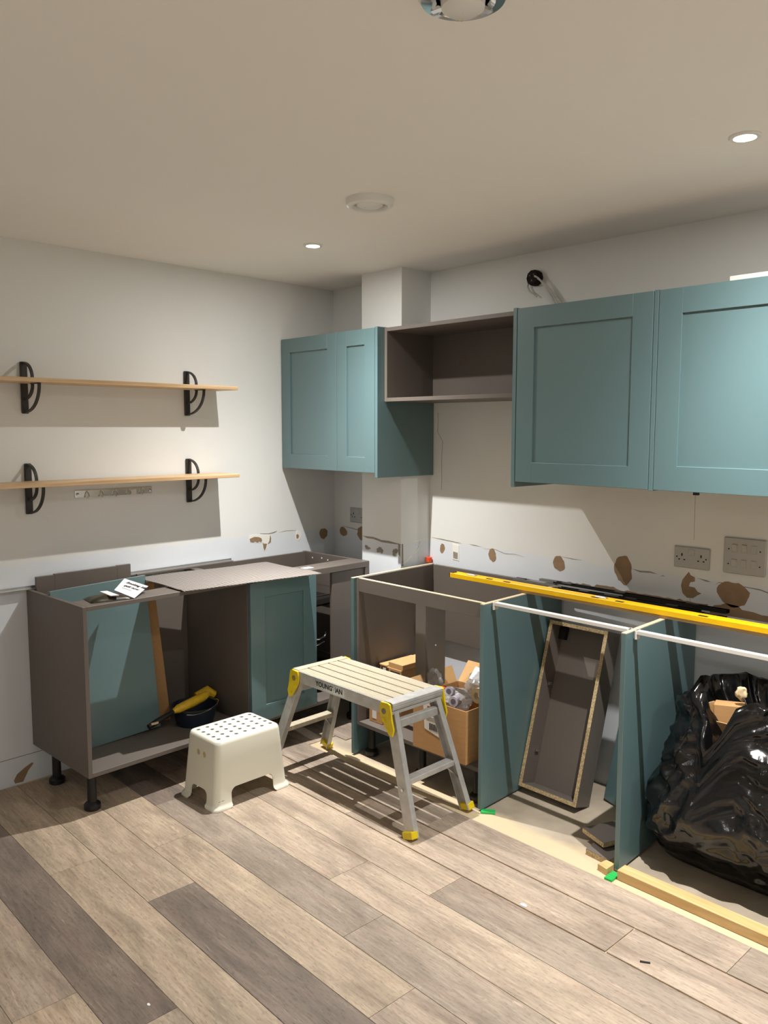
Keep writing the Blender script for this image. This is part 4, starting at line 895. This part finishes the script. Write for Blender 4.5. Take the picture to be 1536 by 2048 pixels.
# ------------------------------------------------------------------ aluminium step platform
def platform():
    X0, X1, Y0, Y1, HT = .866, 1.512, -.968, -.672, .500
    t = thing('step_platform', 'folding aluminium step platform with yellow hinges', 'step platform', (1.18, -.82, 0))
    n = 5; gap = .0085; w_ = (Y1-Y0-.012-gap*(n-1))/n
    for i in range(n):
        ya = Y0+.006+i*(w_+gap); g = G(); prof = [(ya, HT-.024), (ya, HT-.002)]
        k = 5
        for q in range(k): prof += [(ya+w_*(q+.12)/k, HT), (ya+w_*(q+.72)/k, HT), (ya+w_*(q+.80)/k, HT-.0022), (ya+w_*(q+.98)/k, HT-.0022)]
        prof += [(ya+w_, HT-.002), (ya+w_, HT-.024)]
        g.prism(prof, lambda a, b: Vector((X0+.030, a, b)), lambda a, b: Vector((X1-.040, a, b))); g.part('tread_slat', M['dusty'], t)
    for x in (X0+.30, ):
        g = G(); g.box(x, x+.020, Y0+.006, Y1-.006, HT-.048, HT-.025, .001); g.part('cross_brace', M['alu'], t)
    for ya in (Y0, Y1-.006):
        g = G(); g.box(X0+.01, X1-.02, ya, ya+.006, HT-.052, HT-.001, .0015); r = g.part('side_rail', M['alu'], t)
        if ya == Y0:
            me = text_mesh('YOUNGMAN', .030, .0007); Xm = Matrix.Rotation(math.radians(90), 4, 'X'); me.transform(Matrix.Translation(Vector((X0+.262, Y0-.0008, HT-.027))-ORG[r.name]) @ Xm @ Matrix.Scale(1.02, 4, (1, 0, 0)))
            g = G(); g.box(X0+.170, X0+.366, Y0-.0007, Y0+.001, HT-.046, HT-.010); st = g.part('sticker', M['silver'], r)
            mkpart('lettering', me, M['ink'], st, 'black maker lettering')
            for q in (X0+.286, X0+.296):
                g = G(); g.box(q, q+.008, Y0-.0014, Y0, HT-.038, HT-.018); g.part('scrape', M['silver'], st)
    # bull-nosed end extrusions
    for s, x in ((1, X1), (-1, X0)):
        g = G(); prof = [(0, HT), (-.042, HT), (-.042, HT-.055), (-.010, HT-.055), (-.010, HT-.050), (.002, HT-.048), (.002, HT-.036), (-.002, HT-.034), (.005, HT-.031), (.007, HT-.020), (.006, HT-.018), (.009, HT-.014), (.006, HT-.004)]
        g.prism(prof, lambda a, b: Vector((x+s*a, Y0+.004, b+.002)), lambda a, b: Vector((x+s*a, Y1-.004, b+.002))); g.part('end_nosing', M['alu'] if s > 0 else M['dusty'], t)
    feet = {(1, -1): (1.648, -.990), (1, 1): (1.630, -.636), (-1, 1): (.700, -.636), (-1, -1): (.722, -1.000)}
    for (sx, sy), (fx, fy) in feet.items():
        tx = (X1-.020) if sx > 0 else (X0+.020); ty = Y0+.016 if sy < 0 else Y1-.016
        top = Vector((tx, ty, HT-.045)); bot = Vector((fx, fy, .004))
        g = G(); g.beam(top, bot, .050, .004, (1, 0, 0)); web = .022*(-sy)
        d = (bot-top).normalized(); sd = Vector((1, 0, 0)); sd = (sd-d*sd.dot(d)).normalized()
        for k in (-1, 1): g.beam(top+sd*k*.0235+Vector((0, web/2, 0)), bot+sd*k*.0235+Vector((0, web/2, 0)), .003, .024, sd)
        lg = g.part('leg', M['alu'], t)
        g = G(); fb = bot-d*.028; g.beam(fb, bot+d*.001, .056, .034, (1, 0, 0), .003); g.part('foot_cap', M['yellow'], lg)
        g = G(); g.cyl(top.lerp(bot, .62)+Vector((0, sy*.003, 0)), top.lerp(bot, .62)+Vector((0, sy*.006, 0)), .006, 12); g.part('rivet', M['chrome'], lg)
        # yellow hinge plate
        yo = ty+sy*.021; pl = [(0, HT-.004), (.012, HT+.001), (.052, HT-.002), (.060, HT-.030), (.052, HT-.062), (.026, HT-.098), (.004, HT-.126), (-.014, HT-.128), (-.022, HT-.100), (-.010, HT-.060), (-.006, HT-.030)]
        pl = [((X1+.002-a) if sx > 0 else (X0-.002+a), b) for a, b in pl]
        g = G(); g.prism(pl, lambda a, b: Vector((a, yo-.004, b)), lambda a, b: Vector((a, yo+.004, b))); hp = g.part('hinge_plate', M['yellow'], t)
        for (a, b, r_) in ((.028, -.034, .012), (.030, -.070, .009), (.006, -.105, .004)):
            xx = (X1-a) if sx > 0 else (X0+a); g = G(); g.cyl((xx, yo, HT+b), (xx, yo+sy*.008, HT+b), r_, 18); g.part('hinge_bolt', M['chrome'] if r_ > .010 else M['yellow'], hp)
    for sx in (1, -1):
        a = Vector(((X1-.020) if sx > 0 else (X0+.020), Y0+.02, HT-.045)); b = Vector(((X1-.020) if sx > 0 else (X0+.020), Y1-.02, HT-.045))
        fa, fb = feet[(sx, -1)], feet[(sx, 1)]
        def on(k, q): return a.lerp(Vector((fa[0], fa[1], 0)), k) if q < 0 else b.lerp(Vector((fb[0], fb[1], 0)), k)
        p, q = on(.56, -1), on(.56, 1)
        g = G(); g.beam(p, q, .042, .022, (1, 0, 0), .002); r = g.part('rung', M['dusty'] if sx < 0 else M['alu'], t)
        for s_, e1, e2 in ((-1, on(.72, -1), p.lerp(q, .16)), (1, on(.72, 1), p.lerp(q, .80))):
            g = G(); g.beam(e1, e2, .014, .003, (1, 0, 0)); g.part('brace_strip', M['silver'], t)
        p, q = on(.10, -1), on(.10, 1); g = G(); g.beam(p, q, .034, .026, (0, 0, 1), .002); g.part('cross_bar', M['alu'], t)
platform()
